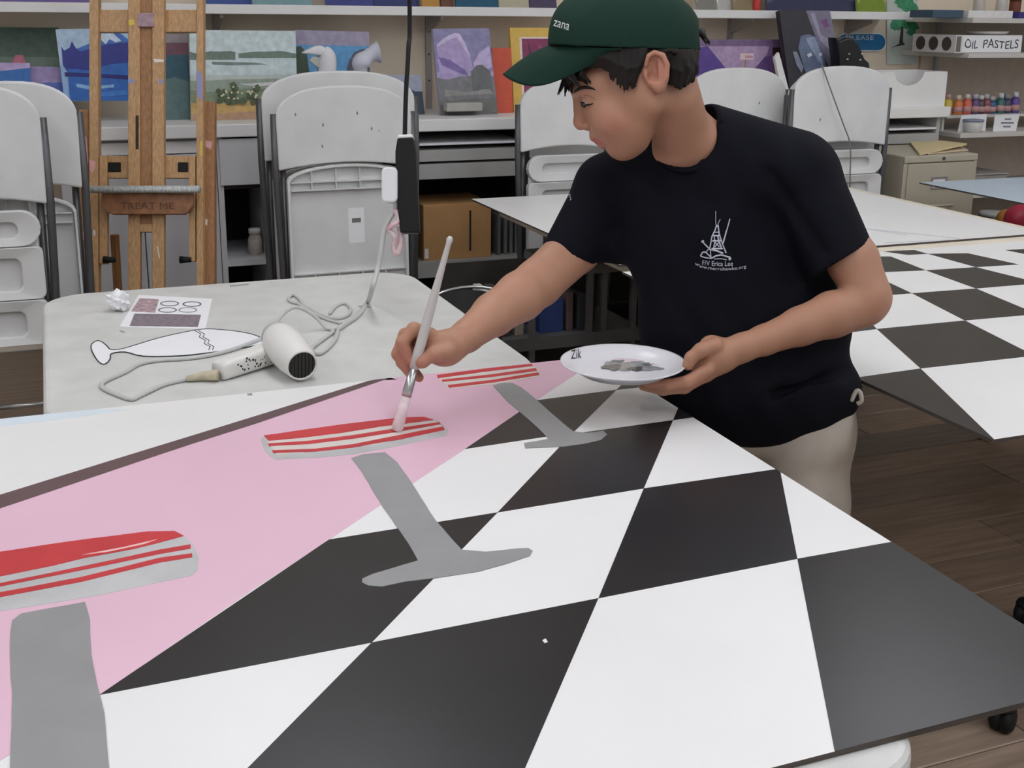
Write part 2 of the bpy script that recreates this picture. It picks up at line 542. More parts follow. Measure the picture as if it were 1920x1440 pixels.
# printed sheet
t = thing('printed_sheet', 'printed sheet with small photos and ovals on the grey table', 'paper', PZ(310, 590, ZT))
flat('sheet', [(260, 553), (398, 560), (385, 617), (224, 612)], ZT, M_paper, t, .0012)
def pr(name, poly, m, lvl=1):
    return flat(name, poly, ZT, m, t, .0012 + .0003 * lvl)
pr('photo', [(262, 559), (298, 561), (291, 586), (246, 584)], mat('print_pink_grey', (176, 150, 156), .6, .35, 90))
pr('photo', [(252, 588), (377, 590), (371, 613), (243, 611)], mat('print_dark_grey', (132, 120, 128), .6, .5, 70, stretch=(1, 4, 1)))
for (ox, oy, g) in ((318, 569, 120), (360, 570, 90), (314, 581, 120), (352, 581, 150)):
    el = [(ox + 18 * math.cos(a), oy + 5 * math.sin(a)) for a in np.linspace(0, 2 * math.pi, 20, endpoint=False)]
    el2 = [(ox + 15 * math.cos(a), oy + 3.6 * math.sin(a)) for a in np.linspace(0, 2 * math.pi, 20, endpoint=False)]
    B().ring([PZ(x, y, ZT + .0016) for x, y in el], [PZ(x, y, ZT + .0016) for x, y in el2], (0, 0, -.0003)).obj('printed_oval', mat('print_oval_%d' % g, (g, g, g + 8), .6), t)

# paper flute cut-out
t = thing('paper_flute', 'white paper cut-out of a champagne flute outlined in black', 'paper cutout', PZ(330, 645, ZT))
fl = [(182, 639), (191, 641), (200, 648), (207, 655), (222, 655), (240, 651), (300, 633), (365, 619), (400, 617), (450, 622), (480, 629), (494, 637), (497, 643), (478, 648), (440, 655), (395, 661), (340, 667), (270, 668), (235, 660), (209, 663), (207, 671), (202, 679), (194, 683), (185, 678), (177, 667), (171, 654), (172, 645)]
fl = [(q.x, q.y) for q in smoothpath([(x, y, 0) for x, y in fl], 3, True)]
flat('cutout', fl, ZT, M_paper, t, .001)
B().tube([PZ(x, y, ZT + .0013) for x, y in fl] + [PZ(fl[0][0], fl[0][1], ZT + .0013)], .0012, 5).obj('outline', M_ink, t)
for dx in (0, 7):
    zz = [(368 + dx + 4.4 * k + (4 if k % 2 else -3), 620 + 6 * k) for k in range(7)]
    B().tube([PZ(x, y, ZT + .0013) for x, y in zz], .0009, 5).obj('zigzag_line', M_ink, t)

# hair dryer
M_dry = mat('white_dryer_plastic', (226, 224, 220), .35, .03, 10)
t = thing('hair_dryer', 'paint-spattered white hair dryer lying on the grey table', 'hair dryer', PZ(480, 690, ZT))
h0, h1 = PZ(410, 712, ZT), PZ(520, 680, ZT)
ax = (h1 - h0).normalized()
sd = Vector((-ax.y, ax.x, 0))
def hp(a, s_, z):
    return h0 + ax * a + sd * s_ + Vector((0, 0, z))
L = (h1 - h0).length
sec = lambda a, w, z0, z1: [hp(a, -w, z0), hp(a, w, z0), hp(a, w, z1), hp(a, -w, z1)]
b = B()
prof = [(0, .019, .001, .032), (.01, .021, .001, .036), (L * .5, .021, .002, .04), (L * .85, .022, .004, .045), (L * 1.0, .026, .004, .055)]
vs = []
for a, w, z0, z1 in prof:
    cz, hz = (z0 + z1) / 2, (z1 - z0) / 2
    for x, z in rrect(0, 0, w, hz, min(w, hz) * .55, 4):
        vs.append(hp(a, x, cz + z))
n = len(vs) // len(prof)
fs = [tuple(range(n)), tuple((len(prof) - 1) * n + k for k in range(n))]
for i in range(len(prof) - 1):
    fs += [(i * n + k, i * n + (k + 1) % n, (i + 1) * n + (k + 1) % n, (i + 1) * n + k) for k in range(n)]
b.add(vs, fs)
b.obj('handle', M_dry, t, smooth=True)
# barrel: axis towards the camera and right
back = PZ(527, 640, ZT + .05)
noz = PZ(567, 686, ZT + .034)
za = (noz - back).normalized()
Lb = (noz - back).length
T = Matrix.Translation(back) @ za.to_track_quat('Z', 'Y').to_matrix().to_4x4()
B().lathe([(.018, -.03), (.030, -.022), (.036, -.005), (.0385, Lb * .35), (.037, Lb * .6), (.031, Lb * .95), (.0295, Lb), (.027, Lb), (.026, Lb - .006)], T, 32).obj('barrel', M_dry, t, smooth=True)
gr = B().lathe([(.0265, Lb - .008), (.0265, Lb - .0035)], T, 28).obj('nozzle_grille', mat('dark_grille', (46, 45, 42), .6, .3, 200), t)
for k in range(-3, 4):
    hw = math.sqrt(max(.0001, .0262 ** 2 - (k * .007) ** 2))
    gb = B()
    gb.tube([T @ Vector((k * .007, -hw, Lb - .003)), T @ Vector((k * .007, hw, Lb - .003))], .0009, 5)
    gb.obj('grille_bar', M_black, gr)
bt = B().lathe([(.03, -.032), (.031, -.026), (.022, -.02)], T, 24)
bt.obj('rear_cap', mat('grey_rear_cap', (178, 178, 178), .5), t, smooth=True)
sp = B()
for k in range(34):
    a, s_ = L * (.2 + .65 * rng.rand()), -.0212
    q = hp(a, s_, .012 + .022 * rng.rand())
    r = .001 + .0016 * rng.rand()
    sp.lathe([(r, 0), (r * .6, .0006)], Matrix.Translation(q) @ (-sd).to_track_quat('Z', 'Y').to_matrix().to_4x4(), 6)
so = sp.obj('paint_spatter', M_ink, t)
so['kind'] = 'stuff'
# cord of the dryer
cz = ZT + .0045
path = [(408, 703), (375, 706), (340, 713), (305, 722), (262, 742), (245, 748), (215, 738), (192, 726), (196, 715), (235, 697), (262, 682), (300, 675), (360, 671), (420, 660), (470, 643), (520, 624), (565, 617), (612, 616), (624, 622), (600, 640), (584, 655), (600, 663), (626, 640), (634, 618)]
pts = smoothpath([PZ(x, y, cz) for x, y in path], 5)
for i, q in enumerate(pts):
    f = i / len(pts)
    if .63 < f < .73:
        q.z += .05 * math.sin((f - .63) / .10 * math.pi)
B().tube(pts, .0042, 7).obj('power_cord', M_cable, t, smooth=True)
B().tube([PZ(408, 703, ZT + .014), PZ(385, 705, ZT + .01), PZ(350, 710, ZT + .007)], [.011, .009, .0055], 8).obj('tape_wrap', mat('yellowed_tape', (196, 186, 160), .6, .15, 60), t, smooth=True)

# power drop: cord, black connector box, white adapter
Dp = 2.62
t = thing('hanging_power_drop', 'black power drop hanging from the ceiling with a white adapter', 'power drop', PD(765, 437, Dp))
top = PD(768, -5, Dp)
B().tube(smoothpath([(top.x, top.y, HC), (top.x, top.y, 2.0), PD(768, 0, Dp), PD(766, 90, Dp), PD(761, 180, Dp), PD(759, 262, Dp)], 6), .0052, 8).obj('hanging_cord', M_black, t, smooth=True)
def plate_d(pts, d, th, name, m, parent, bevel=.002):
    """outline in the view plane at depth d, given thickness away from the viewer"""
    q = [PD(x, y, d) for x, y in pts]
    return B().prism(q, Vector(AF) * th).obj(name, m, parent, bevel=bevel)
plate_d([(745, 258), (774, 257), (779, 285), (781, 330), (786, 430), (784, 437), (750, 436), (745, 380), (741, 300), (741, 283)], Dp - .02, .045, 'connector_box', M_black, t, .004)
plate_d([(746, 253), (773, 251), (775, 258), (745, 260)], Dp - .015, .03, 'white_collar', M_white, t)
plate_d(rrect(730, 346, 15, 33, 9, 4), Dp - .03, .04, 'white_adapter', mat('white_adapter', (226, 226, 228), .4), t, .004)
B().tube(smoothpath([PD(742, 376, Dp), PD(741, 392, Dp), PD(733, 406, Dp), PD(725, 420, Dp), PD(719, 440, Dp), PD(714, 475, Dp), PD(708, 505, Dp), PD(698, 540, Dp - .05), PZ(690, 566, ZT + .006), PZ(672, 590, ZT + .005), PZ(650, 606, ZT + .005), PZ(632, 618, ZT + .005)], 6), .0058, 8).obj('white_cord', M_cable, t, smooth=True)
B().tube(smoothpath([PD(741, 392, Dp), PD(748, 412, Dp - .01), PD(737, 422, Dp - .02), PD(730, 430, Dp - .01), PD(741, 445, Dp - .01), PD(738, 462, Dp), PD(745, 477, Dp), PD(752, 448, Dp), PD(748, 425, Dp)], 5), .0062, 7).obj('pink_stained_knot', mat('pink_stained_cord', (214, 206, 206), .55, .25, 90, rgb2=(224, 168, 178)), t, smooth=True)
lp = [(560, 585), (545, 570), (542, 560), (550, 554), (560, 560), (568, 570), (600, 590), (630, 597), (652, 590), (656, 577), (645, 569), (630, 573), (614, 590), (600, 608)]
B().tube(smoothpath([PZ(x, y, ZT + .004) for x, y in [(640, 606), (612, 598), (580, 583), (560, 570), (547, 566), (541, 560), (549, 553), (561, 560), (570, 572), (602, 590), (630, 597), (652, 591), (657, 578), (646, 569), (630, 574), (618, 588)]], 5), .0035, 7).obj('cord_loop', M_cable, t, smooth=True)
# ------------------------------------------------------------------ back wall furniture
YC = 4.40                      # front of the counter
def XZ(px, py, y):
    p = PY(px, py, y)
    return p.x, p.z
def wbox(b, px0, py0, px1, py1, y0, th, mi=0):
    """upright box whose front face covers the pixel rectangle on plane y0"""
    xa = PY(px0, (py0 + py1) / 2, y0).x
    xb = PY(px1, (py0 + py1) / 2, y0).x
    za = PY((px0 + px1) / 2, py1, y0).z
    zb = PY((px0 + px1) / 2, py0, y0).z
    return b.box(xa, xb, y0, y0 + th, za, zb, mi=mi)
ZC = PY(880, 222, YC).z
ct = B().box(-1.6, 3.93, YC, Y1 - .002, ZC - .048, ZC).obj('countertop', M_white, bevel=.004)
tag(ct, 'long white countertop along the back wall under the paintings', 'countertop')

# wall shelf with standards
zs = PY(860, 30, 4.66).z
t = thing('hanging_shelf', 'long white wall shelf above the counter holding canvases', 'shelf', (1, 4.75, zs))
xe = PY(1712, 28, 4.66).x
B().box(-1.6, xe, 4.66, Y1 - .002, zs, zs + .036).obj('shelf_board', M_white, t, bevel=.003)
M_std = mat('grey_shelf_standard', (176, 170, 164), .5, metal=.3)
for px in (404, 803, 1370, 1590):
    xs_ = PY(px, 45, 4.89).x
    st = B().box(xs_ - .012, xs_ + .012, 4.884, 4.9, ZC, zs).obj('shelf_standard', M_std, t)
    B().prism([(xs_ - .006, 4.884, zs - .001), (xs_ - .006, 4.70, zs - .001), (xs_ - .006, 4.70, zs - .015), (xs_ - .006, 4.884, zs - .07)], (.012, 0, 0)).obj('bracket', M_std, t)
    for dz in (.05, .16, .27):
        B().lathe([(.004, 0), (.003, .002)], Matrix.Translation((xs_, 4.884, zs - dz)) @ Matrix.Rotation(math.pi / 2, 4, 'X'), 8).obj('screw', M_black, st)

# ---- painted canvases
def canvas(name, label, tl, tr, br, bl, yb, lean, shapes, base, th=.02, group=None, foot=None):
    """canvas standing at depth yb, top leaning back; shapes: (colour, [(u,v)..]) with v=0 at the top"""
    BLv, BRv = PY(*bl, yb), PY(*br, yb)
    TLv, TRv = PY(*tl, yb + lean), PY(*tr, yb + lean)
    if foot is not None:
        for v in (BLv, BRv):
            v.z = foot
    nrm = (BRv - BLv).cross(TLv - BLv).normalized()
    if nrm.y > 0:
        nrm = -nrm
    t = thing(name, label, 'painting', (BLv + BRv) / 2)
    if group:
        t['group'] = group
    B().prism([BLv, BRv, TRv, TLv], -nrm * th).obj('canvas', cmat(base), t)
    def mp(u, v, k=0.0):
        a = TLv.lerp(TRv, u)
        b = BLv.lerp(BRv, u)
        return a.lerp(b, v) + nrm * k
    if shapes:
        b = B()
        ms = []
        for i, (c, poly) in enumerate(shapes):
            mm = cmat(c, .5, .14)
            if mm not in ms:
                ms.append(mm)
            b.prism([mp(min(max(u, 0), 1), min(max(v, 0), 1), .0006 + .0004 * i) for u, v in poly], -nrm * (.0003), ms.index(mm))
        b.obj('painted_picture', ms, t)
    t['_mp'] = 0
    del t['_mp']
    return t, mp
def hill(v0, amp, n=9, ph=0.0, u0=0.0, u1=1.0, vb=1.0, f=2.2):
    top = [(u0 + (u1 - u0) * k / n, v0 + amp * (math.sin(f * 3.1 * k / n + ph) * .6 + .4 * math.sin(5.3 * k / n * f + ph * 2))) for k in range(n + 1)]
    return top + [(u1, vb), (u0, vb)]

canvas('green_canvas', 'large dark green canvas with a pink shape at far left', (-90, 50), (110, 52), (112, 190), (-90, 190), 4.78, .08, [((78, 98, 84), [(0, 0), (1, 0), (1, .32), (0, .32)]), ((105, 122, 108), [(0, .32), (1, .32), (1, .62), (0, .62)]), ((196, 110, 128), [(.5, .58), (.53, .42), (.58, .3), (.65, .3), (.7, .45), (.71, .58)])], (92, 104, 92), foot=ZC)
canvas('abstract_canvas', 'small blue and lilac canvas above the left folding chairs', (-40, 117), (56, 118), (58, 195), (-40, 195), 4.62, .04, [((186, 164, 206), [(0, 0), (1, 0), (1, .3), (0, .3)]), ((48, 108, 178), [(0, .2), (.4, .14), (1, .08), (1, .9), (.75, .8), (.6, .35), (0, .3)]), ((150, 116, 186), [(.3, .5), (.5, .28), (.75, .4), (.8, .9), (.3, .9)])], (60, 110, 180), foot=ZC)
canvas('lilac_canvas', 'lilac and blue hill canvas beside the blue mountain picture', (55, 124), (118, 126), (120, 195), (56, 195), 4.66, .04, [((168, 150, 196), [(0, 0), (1, 0), (1, .3), (0, .3)]), ((92, 112, 190), hill(.3, .05)), ((122, 110, 172), hill(.42, .08, ph=2, u0=.3))], (110, 110, 175), foot=ZC)
canvas('mountain_canvas', 'blue mountain lake canvas behind the wooden easel', (104, 55), (243, 52), (246, 188), (121, 189), 4.60, .05, [
    ((172, 198, 222), [(0, 0), (1, 0), (1, .5), (0, .5)]),
    ((62, 110, 190), [(.25, .28), (.45, .2), (.62, .02), (.75, .0), (.9, .1), (1, .18), (1, .5), (.25, .5)]),
    ((205, 220, 238), [(.56, .1), (.62, .03), (.72, .02), (.8, .1), (.88, .18), (.8, .2), (.72, .15), (.66, .22), (.6, .16)]),
    ((44, 52, 138), [(.05, .24), (.08, .3), (.16, .26), (.2, .17), (.24, .26), (.3, .32), (.5, .26), (.7, .22), (1, .2), (1, .62), (.1, .6), (.04, .5)]),
    ((46, 104, 186), [(.1, .55), (.4, .58), (.7, .5), (1, .48), (1, 1), (.08, 1)]),
    ((34, 38, 116), [(.05, .6), (.4, .62), (1, .66), (1, .72), (.5, .68), (.05, .66)]),
    ((140, 184, 226), [(.2, .76), (.4, .8), (.75, .78), (.75, .82), (.4, .85), (.2, .81)]),
    ((62, 126, 204), [(.3, .9), (.9, .86), (1, .92), (.6, .95)])], (150, 185, 225), foot=None)
canvas('wine_canvas', 'dark teal and wine canvas behind the right easel post', (285, 64), (352, 64), (358, 212), (285, 212), 4.63, .05, [((150, 138, 140), [(0, 0), (1, 0), (1, .12), (0, .12)]), ((112, 70, 84), [(0, .1), (1, .1), (1, .28), (.6, .24), (0, .4)]), ((44, 88, 104), [(0, .34), (.3, .24), (1, .24), (1, .52), (0, .56)]), ((92, 118, 118), [(0, .56), (.6, .5), (1, .56), (1, 1), (0, 1)])], (70, 100, 104), foot=ZC)
sh = [((206, 222, 224), [(0, 0), (1, 0), (1, .5), (0, .5)]), ((112, 128, 118), hill(.24, .02, u1=.42, vb=.33)), ((112, 132, 122), hill(.24, .02, u0=.45, vb=.31, ph=1)), ((122, 136, 130), [(.2, .35), (.6, .36), (.72, .38), (.4, .39), (.2, .38)]), ((152, 166, 152), hill(.55, .015, vb=1, ph=.5)), ((214, 218, 216), [(.45, .6), (.8, .58), (.95, .6), (.6, .63)]), ((128, 142, 116), hill(.66, .03, vb=1)), ((206, 168, 104), hill(.8, .03, vb=1)), ((186, 150, 120), hill(.92, .02, vb=1))]
for k in range(26):
    u, v = .22 + .42 * rng.rand(), .6 + .22 * rng.rand()
    r = .02 + .02 * rng.rand()
    sh.append(((84, 98, 66), [(u + r * math.cos(a), v + r * 1.2 * math.sin(a)) for a in (0, 1.2, 2.4, 3.6, 4.9)]))
for k in range(22):
    u, v = .22 + .4 * rng.rand(), .62 + .15 * rng.rand()
    sh.append(((226, 222, 190), [(u - .012, v), (u, v - .014), (u + .012, v), (u, v + .014)]))
canvas('coast_canvas', 'coastal marsh canvas with white flowers and orange foreground', (355, 56), (554, 58), (558, 206), (357, 206), 4.58, .05, sh, (196, 206, 200), foot=ZC)
canvas('tree_canvas', 'lake and dark trees canvas behind the white bird heads', (552, 56), (692, 60), (694, 200), (552, 200), 4.64, .05, [((160, 152, 176), [(0, 0), (1, 0), (1, .18), (0, .18)]), ((92, 156, 206), [(0, .17), (1, .17), (1, .62), (0, .62)]), ((58, 78, 62), [(0, .2), (.08, .18), (.16, .26), (.2, .55), (0, .6)]), ((58, 58, 84), [(.3, .3), (.38, .2), (.46, .22), (.52, .3), (.54, .55), (.3, .55)]), ((84, 84, 100), [(.68, .5), (.72, .34), (.8, .24), (.92, .2), (1, .22), (1, .6), (.68, .6)]), ((84, 92, 104), hill(.56, .02))], (90, 120, 150), foot=ZC)
canvas('hill_canvas', 'small grey lilac canvas with a dark blue mountain', (700, 140), (789, 140), (796, 202), (704, 202), 4.62, .03, [((160, 166, 184), [(0, 0), (1, 0), (1, 1), (0, 1)]), ((46, 62, 80), [(0, .75), (.35, .6), (.6, .62), (.75, .36), (.85, .42), (1, .42), (1, 1), (0, 1)])], (120, 130, 145), foot=ZC)
canvas('purple_peak_canvas', 'tall canvas of lilac peaks over grey ground', (811, 54), (917, 53), (933, 204), (826, 207), 4.56, .06, [
    ((142, 138, 178), [(0, 0), (1, 0), (1, .5), (0, .5)]),
    ((178, 160, 206), [(.04, .2), (.15, .12), (.36, .06), (.48, .07), (.56, .2), (.62, .36), (.66, .5), (.05, .6)]),
    ((210, 196, 232), [(.04, .19), (.2, .1), (.38, .05), (.46, .06), (.54, .16), (.62, .34), (.5, .22), (.42, .1), (.3, .12), (.05, .21)]),
    ((128, 108, 168), [(.05, .32), (.25, .36), (.5, .48), (.55, .55), (.35, .5), (.1, .42)]),
    ((196, 180, 220), [(.66, .4), (.78, .28), (.97, .2), (.98, .45), (.8, .5), (.66, .52)]),
    ((124, 124, 128), hill(.56, .03)), ((104, 106, 108), [(.6, .5), (.7, .43), (.8, .42), (.94, .5), (.95, .75), (.6, .75)]),
    ((146, 146, 142), [(.1, .7), (.5, .74), (.9, .7), (.95, .76), (.1, .78)]), ((112, 112, 110), hill(.82, .02))], (178, 170, 200), foot=ZC)
ob = B()
wbox(ob, 838, 193, 905, 209, 4.50, .05)
tag(ob.obj('grey_block', mat('grey_clay_block', (176, 174, 168), .7, .1), bevel=.004), 'grey clay block on the counter before the lilac peak canvas', 'block')
canvas('orange_canvas', 'narrow orange red panel leaning beside the yellow frame', (922, 90), (958, 90), (962, 197), (928, 197), 4.6, .04, [((206, 88, 62), [(0, 0), (1, 0), (1, 1), (0, 1)])], (206, 88, 62), foot=ZC)
canvas('yellow_frame_picture', 'yellow framed magenta picture behind the green cap visor', (956, 52), (1060, 52), (1066, 196), (964, 196), 4.63, .05, [((224, 186, 92), [(0, 0), (1, 0), (1, 1), (0, 1)]), ((232, 220, 214), [(.16, .11), (.9, .11), (.9, .92), (.16, .92)]), ((136, 50, 92), [(.2, .13), (.88, .13), (.88, .86), (.2, .86)]), ((84, 34, 70), [(.3, .13), (.36, .3), (.3, .5), (.27, .5), (.32, .3)]), ((168, 78, 120), [(.5, .2), (.7, .3), (.66, .5), (.5, .42)])], (224, 186, 92), foot=ZC)
canvas('violet_canvas', 'violet shell canvas on the counter behind the boy', (1306, 74), (1475, 74), (1480, 196), (1306, 196), 4.62, .05, [((120, 96, 134), [(0, 0), (1, 0), (1, .2), (0, .2)]), ((176, 150, 186), [(0, .1), (.8, .1), (.7, .5), (.3, .5)]), ((88, 62, 142), [(0, .12), (.12, .1), (.3, .4), (.45, .55), (.3, .7), (0, .7)]), ((92, 62, 120), [(.55, .55), (.75, .25), (.82, .25), (.86, .9), (.55, .9)]), ((62, 34, 44), [(.83, .12), (1, .12), (1, .9), (.85, .9)]), ((192, 128, 120), [(.84, .36), (.92, .28), (.99, .34), (.98, .55), (.9, .6), (.85, .5)])], (120, 92, 140), foot=ZC)
canvas('portrait_canvas', 'tall dark canvas of a blue-grey face in front of the shelf', (1461, 20), (1556, 20), (1590, 196), (1486, 196), 4.52, .07, [
    ((48, 46, 54), [(0, 0), (1, 0), (1, 1), (0, 1)]),
    ((126, 120, 142), [(.52, 0), (1, 0), (1, .58), (.8, .62), (.68, .4), (.6, .2)]),
    ((160, 152, 178), [(.6, .04), (.68, .02), (.74, .25), (.9, .3), (.84, .4), (.7, .3)]),
    ((124, 76, 128), [(.78, .1), (.9, .08), (.92, .16), (.82, .18)]),
    ((110, 122, 150), [(.26, .38), (.34, .26), (.5, .24), (.66, .28), (.72, .42), (.72, .6), (.64, .72), (.46, .74), (.32, .62)]),
    ((150, 166, 192), [(.42, .28), (.6, .27), (.66, .4), (.68, .56), (.6, .52), (.5, .4)]),
    ((134, 140, 160), [(.14, .42), (.22, .42), (.3, .58), (.25, .64), (.18, .56)]),
    ((226, 232, 240), [(.4, .45), (.48, .43), (.5, .46), (.42, .48)]), ((226, 232, 240), [(.62, .44), (.68, .43), (.69, .46), (.63, .47)]),
    ((74, 84, 120), [(.3, .7), (.6, .74), (.62, .9), (.3, .9)])], (44, 44, 50), th=.03, foot=ZC)
wp = B()
q = [PY(1456, 100, 4.47), PY(1467, 98, 4.47), PY(1484, 178, 4.44), PY(1468, 178, 4.44)]
wp.prism([PY(1453, 108, 4.50), PY(1461, 98, 4.50), Vector((PY(1489, 205, 4.45).x, 4.45, ZC)), Vector((PY(1472, 205, 4.45).x, 4.45, ZC))], (0, .02, 0))
tag(wp.obj('white_board_strip', M_white, bevel=.002), 'narrow white strip leaning left of the portrait canvas', 'strip')
sg = B().tube([Vector((PY(1399, 130, 4.44).x, 4.44, ZC)), PY(1398, 112, 4.44)], .003, 6)
t = thing('tiny_sign', 'tiny pink sign on a stick above the chair behind the boy', 'sign', PY(1399, 130, 4.44))
sg.obj('stick', M_wood, t)
b = B()
wbox(b, 1388, 100, 1413, 112, 4.435, .004)
b.obj('sign_card', mat('pink_card', (226, 200, 206), .6), t)
text_on('sign_lettering', 'OPEN', lambda u, v: PY(1397 + 14 * u, 109 - 5 * v, 4.4335), mat('red_ink', (190, 90, 100), .6), t, 1)

# slivers of canvases standing on the wall shelf
tops = [(-60, 180, (150, 130, 190), 'lilac'), (388, 472, (92, 120, 186), 'blue'), (474, 585, (160, 196, 200), 'pale teal'), (612, 700, (96, 104, 170), 'indigo'), (702, 786, (86, 96, 150), 'slate violet'), (792, 824, (228, 178, 100), 'apricot'), (828, 850, (150, 110, 90), 'brown'), (856, 934, (50, 120, 150), 'teal blue'), (936, 992, (222, 214, 190), 'cream'), (994, 1044, (110, 100, 130), 'mauve'), (1308, 1342, (170, 168, 160), 'grey'), (1346, 1376, (226, 224, 220), 'white'), (1378, 1412, (180, 164, 132), 'tan'), (1440, 1606, (88, 90, 122), 'slate blue'), (1610, 1662, (160, 184, 82), 'lime green')]
for a, b_, c, nm in tops:
    yb = 4.68 if (a // 10) % 2 else 4.71
    tall = .16 + .08 * rng.rand()
    bl, br = PY(a, 10, yb), PY(b_, 10, yb)
    z0 = zs + .036
    t = thing('shelf_canvas', '%s canvas standing on the wall shelf, bottom edge in view' % nm, 'painting', ((bl.x + br.x) / 2, yb, z0), group='canvases along the wall shelf')
    P4 = [Vector((bl.x, yb, z0)), Vector((br.x, yb, z0)), Vector((br.x, yb + .05, z0 + tall)), Vector((bl.x, yb + .05, z0 + tall))]
    B().prism(P4, (0, .018, 0)).obj('canvas', cmat(c), t)
    dk = tuple(max(0, v - 40) for v in c)
    m_ = [P4[0].lerp(P4[3], .15), P4[0].lerp(P4[1], .4).lerp(P4[3].lerp(P4[2], .4), .5), P4[1].lerp(P4[2], .2)]
    B().prism([v + Vector((0, -.0012, 0)) for v in (P4[0], P4[1], m_[2], m_[1], m_[0])], (0, .0006, 0)).obj('painted_picture', cmat(dk), t)
T = Matrix.Translation((PY(1423, 10, 4.66).x, 4.68, zs + .036))
t = thing('red_bottle', 'red bottle standing on the wall shelf among the canvases', 'bottle', T.translation)
B().lathe([(.016, 0), (.018, .004), (.018, .09), (.008, .11), (.008, .125)], T, 16).obj('body', mat('red_plastic', (206, 66, 62), .4), t, smooth=True)
B().lathe([(.0095, .125), (.0095, .145), (.007, .148)], T, 12).obj('cap', M_white, t, smooth=True)

# black cat-like figurine
fx = PY(1596, 130, 4.36)
t = thing('black_figurine', 'glossy black figurine on the counter right of the portrait', 'figurine', (fx.x, 4.455, ZC))
M_gloss = mat('glossy_black_glaze', (12, 11, 13), .3)
b = B()
YF = 4.42
outl = [(1568, 69), (1576, 76), (1590, 70), (1602, 73), (1611, 84), (1617, 97), (1622, 110), (1631, 118), (1632, 130), (1628, 175), (1620, 205), (1582, 205), (1576, 170), (1573, 110), (1570, 88)]
for k, (inset, dy) in enumerate(((.0, 0),)):
    pts = [PY(x, y, YF) for x, y in outl]
    for v in pts:
        v.z = max(v.z, ZC)
    b.prism(pts, (0, .07, 0))
b.obj('body', M_gloss, t, bevel=.022, bseg=4, smooth=True)
for ex, ey in ((1592, 101), (1616, 101), (1589, 111), (1613, 112)):
    e = PY(ex, ey, YF - .002)
    B().lathe([(.0065, 0), (.004, .003)], Matrix.Translation(e) @ Matrix.Rotation(math.pi / 2, 4, 'X') @ Matrix.Diagonal((1, .5, 1, 1)), 10).obj('white_mark', M_white, t, smooth=True)

# PLEASE sign
t = thing('blue_sign', 'blue rounded wall sign reading PLEASE', 'sign', PY(1622, 80, 4.885))
def sgn(cx, cy, hx, hy, r, y, m, nm):
    q = rrect(cx, cy, hx, hy, r, 6)
    return B().prism([PY(x, yy_, y) for x, yy_ in q], (0, .003, 0)).obj(nm, m, t)
sgn(1616, 79, 46, 17.5, 16, 4.888, M_white, 'white_border')
sgn(1616, 79, 44, 15, 14, 4.885, mat('sign_blue', (38, 116, 168), .4), 'blue_face')
text_on('sign_lettering', 'PLEASE', lambda u, v: PY(1590 + 48 * u, 75 - 8.5 * v, 4.884), mat('sign_white_print', (205, 222, 236), .5), t, 1)

# tree drawing pinned to the wall
t = thing('tree_drawing', 'drawing of a green leafy tree pinned beside the blue sign', 'drawing', PY(1692, 118, 4.89))
B().prism([PY(x, y, 4.893) for x, y in ((1663, -40), (1722, -40), (1718, 119), (1663, 121))], (0, .002, 0)).obj('sheet', mat('pale_mint_paper', (206, 216, 210), .8, .05), t)
b = B()
for (cx, cy, r) in ((1700, 8, 16), (1690, 2, 12), (1712, 14, 10), (1684, 44, 14), (1700, 40, 16), (1712, 50, 11), (1678, 50, 8), (1708, 60, 8), (1690, 34, 12)):
    b.prism([PY(cx + r * (1 + .18 * math.sin(5 * a)) * math.cos(a), cy + r * .8 * (1 + .18 * math.cos(4 * a)) * math.sin(a), 4.8925 - .0001 * r) for a in np.linspace(0, 2 * math.pi, 16, endpoint=False)], (0, .0006, 0))
b.obj('painted_leaves', mat('green_watercolour', (70, 150, 108), .7, .25, 60), t)
B().prism([PY(x, y, 4.8905) for x, y in ((1690, 50), (1694, 50), (1693, 78), (1697, 84), (1680, 87), (1670, 91), (1686, 82))], (0, .0006, 0)).obj('painted_trunk', mat('dark_ink_wash', (70, 66, 70), .7), t)

# white organiser with a scooped front
t = thing('white_organiser', 'white open-top organiser with a scooped front on the counter end', 'organiser', PY(1706, 194, 4.42))
xa, xb = PY(1640, 165, 4.44).x, PY(1774, 165, 4.44).x
za, zb = ZC, PY(1700, 135, 4.44).z
cx, w = (PY(1704, 150, 4.44).x), .085
fr = [Vector((xa, 4.44, za)), Vector((xb, 4.44, za)), Vector((xb, 4.44, zb))]
for k in range(13):
    a = math.pi * k / 12
    fr.append(Vector((cx + w * math.cos(a), 4.44, zb - .062 * math.sin(a))))
fr.append(Vector((xa, 4.44, zb)))
B().prism(fr, (0, .004, 0)).obj('front_panel', M_white, t)
B().box(xa, xa + .004, 4.444, 4.64, za, zb).box(xb - .004, xb, 4.444, 4.64, za, zb).box(xa, xb, 4.64, 4.644, za, zb).box(xa + .004, xb - .004, 4.444, 4.64, za, za + .004).obj('shell', M_white, t)

